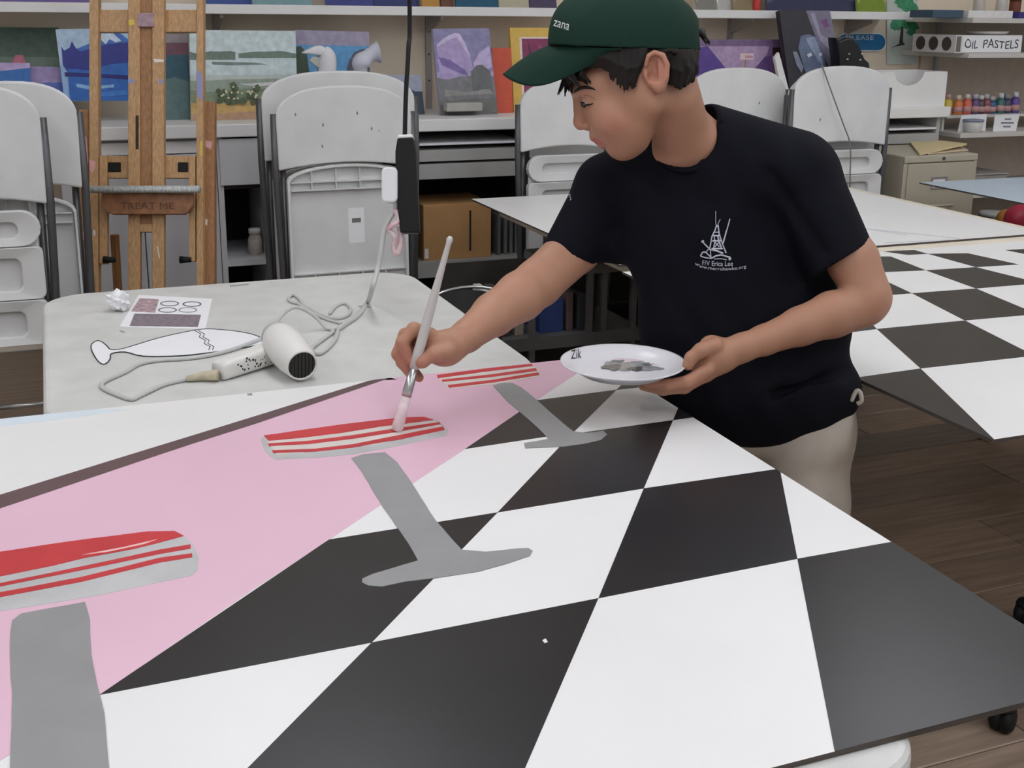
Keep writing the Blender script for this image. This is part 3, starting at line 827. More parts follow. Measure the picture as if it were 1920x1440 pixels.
# ---- cabinets under the counter
t = thing('drawer_cabinet', 'grey cabinet with drawer and open niche behind the easel', 'cabinet', (PY(300, 500, YC + .02).x, YC + .1, 0))
yf = YC + .03
xL, xM, xR = PY(120, 400, yf).x, PY(412, 400, yf).x, PY(500, 400, yf).x
M_cab = mat('grey_cabinet_laminate', (204, 204, 207), .55, .03, 6)
xS = PY(424, 430, yf).x
zD = PY(450, 346, yf).z
B().box(xL, xM, yf + .02, Y1 - .01, 0, ZC - .05).obj('body', M_cab, t)
B().box(xM, xS, yf, Y1 - .01, 0, ZC - .05).obj('side_stile', M_cab, t)
B().box(xR, xR + .018, yf, Y1 - .01, 0, ZC - .05).obj('side_panel', M_cab, t)
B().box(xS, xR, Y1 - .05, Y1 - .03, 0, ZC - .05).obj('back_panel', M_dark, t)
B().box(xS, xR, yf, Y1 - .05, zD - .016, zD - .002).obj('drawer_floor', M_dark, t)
B().box(xS - .012, xR, yf - .016, yf, zD, ZC - .055).obj('drawer_front', M_cab, t, bevel=.002)
zn = PY(450, 488, yf).z
B().box(xS, xR, yf, Y1 - .05, zn - .022, zn).obj('niche_shelf', M_cab, t)
zz1 = PY(300, 290, yf).z
B().box(xL, xM - .003, yf, yf + .018, zz1 + .002, ZC - .06).obj('drawer_front', M_white, t, bevel=.002)
B().box(xL, (xL + xM) / 2 - .002, yf, yf + .018, .06, zz1 - .002).obj('door', M_cab, t, bevel=.002)
B().box((xL + xM) / 2 + .002, xM - .003, yf, yf + .018, .06, zz1 - .002).obj('door', M_cab, t, bevel=.002)
# jar in the niche
jp = PY(481, 486, yf + .08)
T = Matrix.Translation((jp.x, yf + .1, zn))
t = thing('paint_jar', 'off-white paint jar standing in the dark cabinet niche', 'jar', (jp.x, yf + .1, zn))
B().lathe([(.024, 0), (.027, .004), (.027, .06), (.02, .075), (.02, .082)], T, 20).obj('body', mat('stained_white_jar', (196, 188, 178), .5, .15, 40), t, smooth=True)
B().lathe([(.023, .082), (.023, .1), (.02, .103)], T, 20).obj('lid', M_plastic, t, smooth=True)

# open shelves under the counter, right of the stacked chairs
t = thing('under_counter_shelves', 'open grey shelves under the counter holding a carton', 'shelf', (1.7, 4.6, 0))
yf = YC + .03
xa, xb = PY(782, 350, yf).x, 3.9
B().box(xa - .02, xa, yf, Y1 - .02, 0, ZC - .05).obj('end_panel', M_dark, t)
B().box(xb - .02, xb, yf, Y1 - .02, 0, ZC - .05).obj('end_panel', M_greyboard, t)
B().box(xa, xb - .02, Y1 - .06, Y1 - .03, 0, ZC - .05).obj('back_panel', M_dark, t)  # panel added to darken the recess, shade put into its colour
for y0_, y1_ in ((268, 272), (281, 302), (307, 335), (489, 519)):
    zt, zb_ = PY(830, y0_, yf).z, PY(830, y1_, yf).z
    B().box(xa, xb - .02, yf, Y1 - .06, zb_, zt).obj('shelf_board', M_greyboard if y0_ > 270 else M_paper, t)
zL = PY(830, 489, yf).z
xm = PY(983, 350, yf).x
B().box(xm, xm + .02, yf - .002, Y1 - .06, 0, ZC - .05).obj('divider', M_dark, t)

# carton
t = thing('cardboard_carton', 'brown cardboard carton on the low shelf under the counter', 'carton', PY(857, 484, yf + .02))
xa_, xb_ = PY(794, 430, yf + .02).x, PY(921, 430, yf + .02).x
zt = PY(857, 382, yf + .02).z
M_card = mat('brown_cardboard', (192, 146, 96), .8, .06, 12)
B().box(xa_, xb_, yf + .02, yf + .3, zL, zt).obj('box', M_card, t, bevel=.003)
B().box((xa_ + xb_) / 2 + .05, (xa_ + xb_) / 2 + .058, yf + .0185, yf + .02, zL + .03, zt - .03).obj('dark_slit', M_dark, t)
B().box(xa_ + .004, xa_ + .02, yf + .019, yf + .02, zL + .01, zL + .05).obj('paper_label', M_paper, t)
# grey folders beside the carton
for k, px in enumerate((930, 944, 956, 968)):
    f = PY(px, 440, yf + .05)
    b = B().box(f.x, f.x + .014, yf + .03 + .01 * k, yf + .26, zL, zL + .17 - .02 * (k % 2))
    tag(b.obj('grey_folder', mat('grey_folder_%d' % k, (96 + 12 * k, 98 + 10 * k, 96 + 10 * k), .6), bevel=.002), ['darkest grey folder right beside the cardboard carton', 'second grey folder from the cardboard carton', 'third grey folder from the cardboard carton', 'palest grey folder farthest from the cardboard carton'][k], 'folder', 'folders on the low shelf')

# low rack under the far table
t = thing('storage_rack', 'low dark metal storage rack under the far white board', 'rack', (1.5, 3.3, 0))
yr = 3.25
x_l, x_r = PY(880, 560, yr).x, PY(1196, 500, yr).x
x_m = PY(1050, 500, yr).x
z1_, z2_ = PY(1140, 494, yr).z, PY(1140, 511, yr).z
z3_, z4_ = PY(1170, 617, yr).z, PY(1170, 640, yr).z
M_rack = mat('dark_grey_rack', (88, 87, 86), .55, .08)
B().box(x_m, x_r, yr, yr + .3, z2_, z1_).obj('shelf_board', M_rack, t)
B().box(x_l, x_r + .02, yr, yr + .3, z4_, z3_).obj('shelf_board', M_rack, t)
for px in (890, 1000, 1108, 1134, 1190):
    q = PY(px, 560, yr).x
    B().box(q - .009, q + .009, yr + .002, yr + .02, 0, z2_ if px > 1040 else z3_ + .16).obj('post', M_rack, t)
B().box(x_l, x_r, yr + .29, yr + .3, 0, z2_).obj('back_panel', M_dark, t)
books = [(918, 932, (190, 190, 186), 'pale'), (940, 956, (70, 60, 60), 'dark'), (966, 982, (150, 140, 128), 'tan'), (1012, 1056, (44, 66, 122), 'blue'), (1062, 1074, (104, 84, 84), 'brown'), (1082, 1098, (60, 62, 66), 'charcoal')]
for a, c_, col, nm in books:
    pa, pb = PY(a, 620, yr + .04).x, PY(c_, 620, yr + .04).x
    hh = .1 + .05 * rng.rand()
    tag(B().box(pa, pb, yr + .04, yr + .2, z3_, z3_ + hh).obj('stored_book', cmat(col), bevel=.002), '%s spined book on the low rack under the far table' % nm, 'book', 'books on the low rack')

# bucket with wire handle
bp_ = PY(862, 600, 3.0)
T = Matrix.Translation((bp_.x, 3.0, 0))
t = thing('black_bucket', 'black bucket with a grey handle on the floor behind the table', 'bucket', (bp_.x, 3.0, 0))
zb_ = PY(862, 562, 3.0).z
B().lathe([(.09, 0), (.1, .01), (.125, zb_), (.118, zb_), (.095, .03)], T, 28).obj('body', M_black, t, smooth=True)
hd = [Vector((bp_.x + .122 * math.cos(a), 3.0 - .06, zb_ - .005 + .055 * math.sin(a))) for a in np.linspace(0, math.pi, 14)]
B().tube(hd, .0045, 7).obj('handle', M_chrome, t, smooth=True)

# ---- easel (leans back, parallel to the view plane)
DE = 3.72
t = thing('wooden_easel', 'paint-spattered wooden easel standing behind the grey table', 'easel', PD(270, 1000, DE))
def ebox(name, x0, y0, x1, y1, dd, th, m=None, parent=None, bevel=.002):
    q = [PD(x, y, DE + dd) for x, y in ((x0, y0), (x1, y0), (x1, y1), (x0, y1))]
    return B().prism(q, Vector(AF) * th).obj(name, m or M_wood, parent or t, bevel=bevel)
YE = 1085
ebox('post', 167, -40, 184, YE, .0, .03)
ebox('post', 368, -40, 381, YE, .0, .03)
ebox('outer_post', 148, 205, 167, YE, .03, .03, M_wood2)
ebox('outer_post', 381, 190, 402, YE, .03, .03, M_wood2)
ebox('crossbar', 184, 18, 368, 60, .012, .02)
ebox('crossbar', 184, 292, 368, 334, .012, .02)
ebox('inner_rail', 186, 292, 201, 495, .002, .02)
ebox('inner_rail', 354, 292, 366, 490, .002, .02)
ms = ebox('mast', 240, -40, 262, YE, -.012, .024)
ebox('mast', 285, -40, 307, YE, -.012, .024)
ebox('mast_core', 262, -40, 285, 435, -.004, .02, M_wood2)
ebox('mast_block', 258, 24, 288, 50, -.018, .012, mat('lilac_stained_wood', (168, 140, 150), .6, .2, 60))
ebox('mast_slot', 254, 216, 260, 280, -.0125, .002, M_dark)
ebox('mast_foot', 262, 420, 285, 435, -.012, .03)
ebox('black_knob_plate', 202, 304, 226, 322, .008, .01, M_black)
ebox('black_knob_plate', 333, 304, 352, 322, .008, .01, M_black)
tray = B().tube([PD(170, 355, DE - .05), PD(374, 355, DE - .05)], .021, 10, flat=.55)
tr = tray.obj('brush_tray', mat('paint_caked_tray', (150, 150, 150), .5, .3, 18, rgb2=(205, 212, 208), stretch=(9, 9, 2)), t, smooth=True)
q = [(190, 362), (362, 362), (362, 385), (352, 398), (345, 402), (210, 402), (198, 396), (189, 385)]
lb = B().prism([PD(x, y, DE - .04) for x, y in q], Vector(AF) * .02).obj('ledge_board', mat('brown_stained_oak', (140, 94, 62), .5, .25, 40), t, bevel=.003)
text_on('burnt_lettering', 'TREAT ME', lambda u, v: PD(226 + 100 * u, 392 - 12 * v, DE - .041), mat('burnt_wood', (98, 64, 44), .8), lb, 1)
for kx, ky in ((205, 487), (348, 487)):
    k0 = PD(kx, ky, DE)
    B().tube([k0 - Vector(AR) * .018, k0 + Vector(AR) * .018], [.012, .008], 10).obj('clamp_knob', M_black, t, smooth=True)
M_drip = [mat('drip_pink', (214, 160, 158), .5, .1), mat('drip_white', (226, 222, 214), .5), mat('drip_yellow', (214, 190, 70), .5), mat('drip_blue', (140, 146, 190), .5)]
dr = [([(149, 255), (162, 256), (166, 300), (160, 330), (152, 335), (149, 310)], 0, .03), ([(167, 300), (178, 302), (179, 315), (172, 325), (168, 320)], 0, 0), ([(160, 365), (164, 370), (163, 395), (160, 390)], 1, .03), ([(152, 430), (160, 440), (156, 452), (151, 448)], 0, .03), ([(369, 130), (379, 140), (380, 190), (370, 180)], 3, 0), ([(375, 265), (379, 265), (379, 292), (376, 292)], 2, 0), ([(383, 262), (398, 266), (396, 280), (386, 276)], 0, .03), ([(294, 412 + 50), (296, 412 + 50), (300, 484), (298, 484)], 1, -.012), ([(240, 146), (252, 150), (250, 156), (240, 156)], 3, -.012), ([(296, 148), (306, 150), (306, 156), (298, 156)], 3, -.012), ([(288, 110), (307, 112), (307, 116), (290, 117)], 1, -.012), ([(241, 38), (250, 36), (252, 46), (242, 48)], 2, -.012), ([(386, 410), (389, 412), (388, 424), (385, 420)], 1, .03), ([(175, 430), (179, 434), (178, 444), (175, 440)], 1, 0)]
for poly, k, dd in dr:
    B().prism([PD(x, y, DE + dd - .001) for x, y in poly], Vector(AF) * .0008).obj('paint_drip', M_drip[k], t)
# rear leg of the easel
B().tube([PD(215, 440, DE + .06), PD(222, 560, DE + .12), PD(235, 1010, DE + .4)], .014, 4).obj('rear_leg', M_wood2, t)

# ---- folding chairs
M_marks = mat('chair_scuff', (120, 116, 112), .7)
def chair(label, X, Y, ztop, lean, seat, w=.235, ph=.285, group='folded chairs by the counter', dz_seat=.0, rz=0.0, scuffs=3):
    t = thing('folding_chair', label, 'chair', (X, Y, 0), (-lean, 0, rz), group)
    z1 = ztop / math.cos(lean)
    zl = z1 - ph
    # back panel
    out = [(-w, zl), ]
    for k in range(1, 8):
        u = -w + 2 * w * k / 8
        out.append((u, zl + .022 * (1 - (u / w) ** 2)))
    out.append((w, zl))
    zs_ = z1 - .105
    out.append((w + .004, zs_))
    for k in range(1, 20):
        a = math.pi * k / 20
        out.append(((w + .004) * math.copysign(abs(math.cos(a)) ** .8, math.cos(a)), zs_ + .105 * math.sin(a) ** .9))
    out.append((-w - .004, zs_))
    bp_ = B().prism([Vector((x, 0, z)) for x, z in out], (0, .022, 0)).obj('backrest', M_plastic, t, bevel=.007, bseg=3, local=True)
    for k in range(scuffs):
        u, v = (rng.rand() - .5) * 1.5 * w, zl + .05 + (ph - .13) * rng.rand()
        r = .003 + .004 * rng.rand()
        B().prism([Vector((u - r * .5, -.0004, v)), Vector((u, -.0004, v - r)), Vector((u + r * .6, -.0004, v)), Vector((u, -.0004, v + r * 1.3))], (0, .0004, 0)).obj('scuff_mark', M_marks, bp_)
    # frame
    for sx in (-1, 1):
        B().tube([(sx * (w + .008), .012, z1 - .09), (sx * (w + .009), .014, zl), (sx * (w - .002), .02, .45), (sx * (w - .02), .03, .014)], .0115, 8).obj('front_leg', M_steel, t, smooth=True, local=True)
        B().tube([(sx * (w - .018), .03, zl + .02), (sx * (w - .022), .045, .4), (sx * (w - .03), .07, .014)], .0105, 8).obj('rear_leg', M_steel, t, smooth=True, local=True)
    B().tube([(-w + .01, .035, .17), (w - .01, .035, .17)], .008, 8).obj('cross_rod', M_chrome, t, smooth=True, local=True)
    sw = w - .022
    st = zl - .012 + dz_seat
    sb = st - .44
    def rr(cx, cz, hx, hz, r, y):
        return [Vector((x, y, z)) for x, z in rrect(cx, cz, hx, hz, r, 5)]
    if seat == 'pockets':
        b = B()
        zz = st
        for hgt, ins in ((.1, .03), (.15, .03), (.13, .03)):
            c_ = zz - hgt / 2
            b.ring(rr(0, c_, sw, hgt / 2, .02 if zz < st else .05, -.022), rr(.0, c_ - .004, sw - .06, hgt / 2 - .028, .022, -.014), (0, .03, 0))
            zz -= hgt + .002
        b.box(-sw + .01, sw - .01, .004, .012, zz + .01, st - .03)
        b.obj('seat', M_plastic, t, bevel=.004, local=True)
    else:
        # underside with ribs
        out = [(-sw, sb), (sw, sb), (sw, st - .05)]
        for k in range(1, 12):
            a = math.pi * k / 12
            out.append((sw * math.cos(a), st - .05 + .05 * math.sin(a)))
        out.append((-sw, st - .05))
        inn = [(x * .955, sb + .012 + (z - sb) * .955) for x, z in out]
        so = B().ring([Vector((x, -.02, z)) for x, z in out], [Vector((x, -.02, z)) for x, z in inn], (0, .026, 0)).prism([Vector((x, .0, z)) for x, z in inn], (0, .006, 0)).obj('seat', M_plastic, t, bevel=.0015, local=True)
        for z_ in (st - .055, st - .082, sb + .04, sb + .075):
            B().box(-sw + .012, sw - .012, -.017, 0, z_ - .0022, z_ + .0022).obj('rib', M_plastic, so)
        for u in (-.6, -.2, .2, .6):
            B().box(u * sw - .002, u * sw + .002, -.016, 0, st - .082, st - .012).obj('rib', M_plastic, so)
            B().box(u * sw - .002, u * sw + .002, -.016, 0, sb + .01, sb + .075).obj('rib', M_plastic, so)
        B().box(.0, .055, -.0006, 0, st - .27, st - .15).obj('paper_label', M_paper, so)
        B().box(.012, .043, -.001, -.0006, st - .20, st - .185).obj('label_print', M_marks, so)
    return t
def place(pxl, pxr, pytop, Y):
    a, b_ = PY(pxl, pytop + 60, Y), PY(pxr, pytop + 60, Y)
    return (a.x + b_.x) / 2, PY((pxl + pxr) / 2, pytop, Y).z, (b_.x - a.x) / 2 - .008
X, z, w = place(514, 774, 160, 3.86)
chair('front chair of the stack left of the cord, ribbed seat underside showing', X, 3.86 - .03, z, .03, 'ribs', w=w, ph=.275, scuffs=6, dz_seat=.028)
X, z, w = place(488, 782, 133, 3.97)
chair('chair behind the ribbed one, only its arched back showing', X, 3.95, z, .03, 'ribs', w=w, ph=.3, scuffs=4)
X, z, w = place(-186, 79, 160, 3.5)
chair('nearest folding chair at the left picture edge with pocketed seat', X, 3.48, z, .02, 'pockets', w=w, ph=.33, dz_seat=0.0)
X, z, w = place(-120, 148, 152, 3.62)
chair('second folding chair at far left beside the easel', X, 3.6, z, .02, 'ribs', w=w, ph=.31)
X, z, w = place(975, 1158, 150, 4.12)
chair('folding chair between the shelves and the boy face', X, 4.1, z, .03, 'pockets', w=w, ph=.27, scuffs=2)
X, z, w = place(1292, 1478, 127, 4.12)
chair('folding chair directly behind the boy shoulder', X, 4.1, z, .03, 'pockets', w=w, ph=.29, scuffs=1)
X, z, w = place(1492, 1674, 124, 3.97)
cR = chair('folding chair beside the filing cabinet with a thin cord hanging over it', X, 3.965, z, .02, 'pockets', w=w, ph=.325, scuffs=1)
X2, z2, w2 = place(1490, 1662, 136, 4.03)
chair('chair stacked behind the one with the hanging cord', X2, 4.055, z2, .02, 'pockets', w=w2, ph=.34, scuffs=0, dz_seat=-.03)
cp = [PY(1541, 122, 3.985), PY(1560, 175, 3.96), PY(1582, 235, 3.955), PY(1594, 272, 3.945), PY(1594, 330, 3.945), PY(1592, 420, 3.945)]
tag(B().tube(smoothpath(cp, 5), .0028, 6).obj('thin_cord', mat('grey_string', (120, 118, 112), .6), smooth=True), 'thin grey cord hanging over the right-hand folding chair', 'cord')

# ---- filing cabinet
YFc = 3.99
t = thing('filing_cabinet', 'beige steel filing cabinet below the counter end', 'cabinet', (PY(1760, 400, YFc).x, YFc + .2, 0))
M_file = mat('beige_steel', (178, 170, 152), .5, .03, 6)
xa, xb = PY(1693, 340, YFc).x, PY(1829, 340, YFc).x
zt = PY(1760, 291, YFc).z
B().box(xa, xb, YFc + .014, YFc + .39, 0, zt).obj('body', M_file, t, bevel=.004)
zr = PY(1760, 304, YFc).z
B().box(xa, xb, YFc, YFc + .014, zr, zt).obj('top_rail', M_file, t, bevel=.004)
B().box(xa, xa + .02, YFc + .004, YFc + .014, 0, zr).box(xb - .02, xb, YFc + .004, YFc + .014, 0, zr).obj('side_rail', M_file, t)
for k in range(2):
    zu = zr - .004 - k * (zr - .03) / 2
    zd = zr - (k + 1) * (zr - .03) / 2
    d = B().box(xa + .022, xb - .022, YFc, YFc + .014, zd, zu).obj('drawer', M_file, t, bevel=.003)
    xm_ = (xa + xb) / 2 - .005
    B().ring([Vector((x, YFc - .004, z)) for x, z in rrect(xm_, zu - .085, .042, .026, .004, 3)], [Vector((x, YFc - .004, z)) for x, z in rrect(xm_, zu - .085, .034, .018, .003, 3)], (0, .005, 0)).obj('label_holder', M_chrome, d)
    B().box(xm_ - .034, xm_ + .034, YFc - .0005, YFc + .001, zu - .103, zu - .067).obj('paper_label', M_paper, d)
    B().tube(smoothpath([(xm_ - .07, YFc, zu - .185), (xm_ - .055, YFc - .03, zu - .18), (xm_ + .055, YFc - .03, zu - .18), (xm_ + .07, YFc, zu - .185)], 4), .008, 8, flat=.7).obj('handle', M_file, d, smooth=True)
B().lathe([(.008, 0), (.007, .004)], Matrix.Translation(((xa + xb) / 2 + .01, YFc, (zr + zt) / 2)) @ Matrix.Rotation(math.pi / 2, 4, 'X'), 12).obj('lock', M_steel, t)
for k, (q, h, nm) in enumerate(((((1676, 264), (1760, 266), (1812, 278), (1724, 290)), .008, 'manila folder lying open on top of the filing cabinet'), (((1720, 276), (1795, 270), (1816, 281), (1740, 288)), .004, 'loose buff papers under the manila folder on the cabinet'))):
    pts = [PZ(x, y, zt + .006) for x, y in q]
    for v in pts:
        v.y = min(v.y, YFc + .38)
        v.z = zt + .002 + (.012 if k == 0 else .0)
    if k == 0:
        pts[2].z += .014
        pts[3].z -= .004
    tag(B().prism(pts, (0, 0, -h if k == 0 else .004)).obj('paper_folder', mat('manila_%d' % k, ((214, 196, 150), (206, 188, 158))[k], .7, .04), None), nm, 'folder')

# ---- shelving unit at the right
YS = 4.42
t = thing('storage_shelves', 'white shelving unit at far right with art supplies', 'shelf', (4.3, 4.6, 0))
xs0 = 4.02
xs1 = 5.4
zsh = []
for py in (34, 100, 249, 362):
    z_ = PY(1850, py, YS).z
    zsh.append(z_)
    B().box(xs0, xs1, YS, Y1 - .012, z_ - .022, z_).obj('shelf_board', mat('shelf_white', (206, 202, 196), .5, .03), t, bevel=.002)
B().box(xs0 + .2, xs0 + .22, Y1 - .03, Y1 - .013, 0, zsh[0] - .023).obj('wall_standard', M_greyboard, t)
B().box(xs0 + .12, xs1, Y1 - .012, Y1 - .003, 0, zsh[0] - .023).obj('back_panel', mat('taupe_panel', (206, 192, 176), .8, .05), t)
B().box(xs1 - .018, xs1, YS, Y1 - .012, 0, zsh[0] - .023).obj('end_panel', M_greyboard, t)
zA, zB_, zC_, zD_ = zsh
def at(px, y):
    return PY(px, 100, y).x
# oil pastel box
t = thing('pastel_box', 'white box with three round holes labelled OIL PASTELS', 'box', (at(1850, YS), YS + .1, zB_))
x_a, x_b = at(1790, YS + .03), at(1914, YS + .03)
hb = PY(1850, 66, YS + .03).z - zB_
M_boxw = mat('box_white', (214, 211, 208), .6, .03)
B().box(x_a, x_b, YS + .03, YS + .33, zB_, zB_ + hb).obj('box', M_boxw, t, bevel=.002)
for k in range(3):
    yk = YS + .09 + k * .09
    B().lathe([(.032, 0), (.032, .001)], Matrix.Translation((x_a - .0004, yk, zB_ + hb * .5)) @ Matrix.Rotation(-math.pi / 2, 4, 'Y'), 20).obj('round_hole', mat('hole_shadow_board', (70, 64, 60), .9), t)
B().box(x_a + .004, x_a + .03, YS + .0292, YS + .03, zB_ + .006, zB_ + hb - .006).obj('grey_end_strip', mat('strip_grey', (112, 106, 102), .7), t)
B().box(x_a + .04, x_b - .006, YS + .028, YS + .03, zB_ + .004, zB_ + hb - .003).obj('label_card', M_paper, t)
for wd_, u0_, u1_ in (('OIL', 0, .24), ('PASTELS', .34, 1)):
    text_on('handwritten_lettering', wd_, lambda u, v: Vector((x_a + .052 + (x_b - x_a - .075) * (u0_ + (u1_ - u0_) * u), YS + .0275 , zB_ + hb * .26 + hb * (.46 + .05 * math.sin(9 * u)) * v + .003 * math.sin(7 * u))), M_ink, t, 1)
# plate of stuff on the pastel box
T = Matrix.Translation((at(1852, YS + .1), YS + .12, zB_ + hb))
t = thing('shallow_dish', 'shallow white dish lying on top of the pastel box', 'dish', T.translation)
B().lathe([(.06, 0), (.085, .004), (.1, .016), (.096, .017), (.06, .007)], T, 28).obj('dish', M_boxw, t, smooth=True)
# books on the top shelf
bk = [(1742, 1800, .035, (62, 84, 104), 'blue book lying at the left end of the top right shelf'), (1762, 1815, .028, (50, 48, 52), 'black book stacked on the top right shelf'), (1808, 1892, .034, (226, 224, 222), 'white carton on the top right shelf'), (1902, 1960, .03, (58, 50, 128), 'violet box at the right edge of the top shelf')]
for k, (a, b_, h, c, lb_) in enumerate(bk):
    yq = YS + .03 + .06 * (k % 2)
    o = B().box(at(a, yq) , at(b_, yq) - .004, yq, yq + .16, zA, zA + h).obj('stored_book' if k < 2 else 'stored_box', cmat(c), bevel=.002)
    tag(o, lb_, 'book' if k < 2 else 'box')
T = Matrix.Translation((at(1830, YS + .2), YS + .24, zA))
for k, (px, yq, c, h, lb_) in enumerate(((1826, YS + .28, (196, 190, 180), .09, 'beige cup at the back of the top right shelf'), (1868, YS + .27, (210, 206, 196), .12, 'tall pale cylinder at the back of the top right shelf'), (1893, YS + .27, (120, 66, 46), .08, 'brown jar at the back of the top right shelf'))):
    T = Matrix.Translation((at(px, yq), yq, zA))
    t = thing('supply_jar', lb_, 'jar', T.translation)
    B().lathe([(.026, 0), (.028, .003), (.028, h), (.025, h + .003)], T, 18).obj('body', cmat(c), t, smooth=True)
    B().lathe([(.029, h + .003), (.029, h + .014), (.026, h + .016)], T, 18).obj('lid', cmat(tuple(int(v * .85) for v in c)), t, smooth=True)
# paint bottles on a riser above the third shelf
ys = YS + .16
zr_ = PY(1850, 214, ys).z
t = thing('bottle_riser', 'low shelf riser carrying the row of paint bottles', 'riser', (at(1860, ys), ys, zC_))
x0_ = at(1780, ys)
B().box(x0_, x0_ + 1.0, ys - .03, ys + .2, zr_ - .012, zr_).box(x0_, x0_ + .012, ys, ys + .2, zC_, zr_ - .012).box(x0_ + .98, x0_ + .992, ys, ys + .2, zC_, zr_ - .012).obj('riser_board', mat('shelf_white', (206, 202, 196)), t)
bots = [(1786, 176, (214, 190, 74), (200, 160, 150), 'yellow'), (1806, 178, (214, 124, 66), (226, 206, 190), 'orange'), (1823, 176, (214, 104, 80), (222, 214, 208), 'coral'), (1838, 176, (100, 74, 120), (190, 190, 206), 'plum'), (1849, 178, (84, 64, 74), (214, 212, 206), 'dark brown'), (1859, 176, (140, 70, 84), (196, 194, 196), 'crimson'), (1870, 180, (52, 92, 128), (204, 192, 190), 'blue'), (1886, 174, (52, 112, 104), (222, 222, 226), 'green'), (1898, 176, (70, 60, 96), (150, 150, 160), 'indigo'), (1914, 172, (98, 72, 150), (220, 222, 228), 'violet')]
for px, pyt, c, cc, nm in bots:
    x_ = at(px, ys + .03)
    z0_ = zr_
    hh = PY(px, pyt, ys + .03).z - z0_
    T = Matrix.Translation((x_, ys + .03, z0_))
    t = thing('paint_bottle', '%s paint bottle in the row on the right-hand shelf' % nm, 'bottle', T.translation, group='paint bottles on the right shelf')
    r = .0235
    bo = B().lathe([(r * .9, 0), (r, .003), (r, hh * .62), (r * .6, hh * .74), (r * .5, hh * .76)], T, 14).obj('body', cmat(c, .35), t, smooth=True)
    B().lathe([(r * .62, hh * .76), (r * .6, hh * .97), (r * .4, hh)], T, 12).obj('cap', cmat(cc, .5), t, smooth=True)
    B().lathe([(r * 1.01, hh * .12), (r * 1.01, hh * .4)], T, 14).obj('label_band', cmat((196, 150, 148), .6), bo, smooth=True)
# cards and tub on the third shelf
yc = YS + .05
t = thing('label_card', 'white printed card standing on the right shelf by the tub', 'card', (at(1890, yc), yc, zC_))
B().prism([PY(x, y, yc) for x, y in ((1866, 216), (1912, 214), (1905, 245), (1862, 247))], (0, .003, 0)).obj('card', M_paper, t)
for k, (a, b_) in enumerate(((1884, 1896), (1877, 1901), (1881, 1895))):
    B().prism([PY(x, y, yc - .001) for x, y in ((a, 222 + 7 * k), (b_, 222 + 7 * k), (b_, 225 + 7 * k), (a, 225 + 7 * k))], (0, .0006, 0)).obj('print_line', cmat((130, 130, 134)), t)
o = B().prism([PY(x, y, yc + .03) for x, y in ((1803, 216), (1850, 214), (1848, 245), (1796, 247))], (0, .003, 0)).obj('blank_card', M_paper)
tag(o, 'blank white card behind the plastic tub on the right shelf', 'card')
T = Matrix.Translation((at(1842, yc - .01), yc + .0, zC_))
t = thing('plastic_tub', 'translucent plastic tub with a grey lid on the right shelf', 'tub', T.translation)
B().lathe([(.036, 0), (.039, .003), (.046, .052), (.044, .052)], T, 24).obj('body', mat('cloudy_plastic', (206, 206, 202), .4), t, smooth=True)
B().lathe([(.049, .052), (.049, .06), (.04, .062)], T, 24).obj('lid', mat('grey_blue_lid', (140, 146, 166), .45), t, smooth=True)
# low bins
for k, (a, b_, h, c, z_, lb_) in enumerate(((1846, 1916, .075, (150, 146, 140), zD_, 'grey bin on the lowest right-hand shelf'), (1818, 1840, .03, (176, 170, 168), zD_, 'small pale dish left of the grey bin'))):
    b = B()
    xq, xw = at(a, YS + .08), at(b_, YS + .08)
    b.box(xq, xw, YS + .08, YS + .3, z_, z_ + h)
    t = thing('storage_bin', lb_, 'bin', ((xq + xw) / 2, YS + .15, z_))
    b.obj('tub', cmat(c), t, bevel=.006)
    B().box(xq - .006, xw + .006, YS + .074, YS + .306, z_ + h, z_ + h + .008).obj('rim', cmat(tuple(v + 14 for v in c)), t, bevel=.003)
# floor-level items at the right edge
pz = PY(1862, 408, 4.33)
T = Matrix.Translation((pz.x, 4.33, 0))
t = thing('white_tub', 'grey white tub below the pale blue board', 'tub', T.translation)
hq = PY(1862, 397, 4.33).z
B().lathe([(.055, 0), (.06, .01), (.065, hq - .02), (.06, hq - .02)], T, 24).obj('body', cmat((196, 194, 188)), t, smooth=True)
B().lathe([(.068, hq - .02), (.068, hq - .004), (.06, hq)], T, 24).obj('lid', cmat((180, 180, 178)), t, smooth=True)
for px, r, c, yb_, lb_ in ((1888, .05, (196, 132, 60), 4.17, 'orange ball below the pale blue board'), (1912, .07, (190, 54, 80), 4.0, 'crimson ball at the right picture edge')):
    q = PY(px, 412, yb_)
    t = thing('play_ball', lb_, 'ball', (q.x, yb_, 0))
    tt = Matrix.Translation((q.x, yb_, q.z))
    B().lathe([(r * math.sin(a), -r * math.cos(a)) for a in np.linspace(.05, math.pi - .05, 14)], tt, 20).obj('ball', cmat(c, .4), t, smooth=True)
    B().box(q.x - .03, q.x + .03, yb_ - .03, yb_ + .03, 0, q.z - r * .9).obj('stand', M_dark, t)

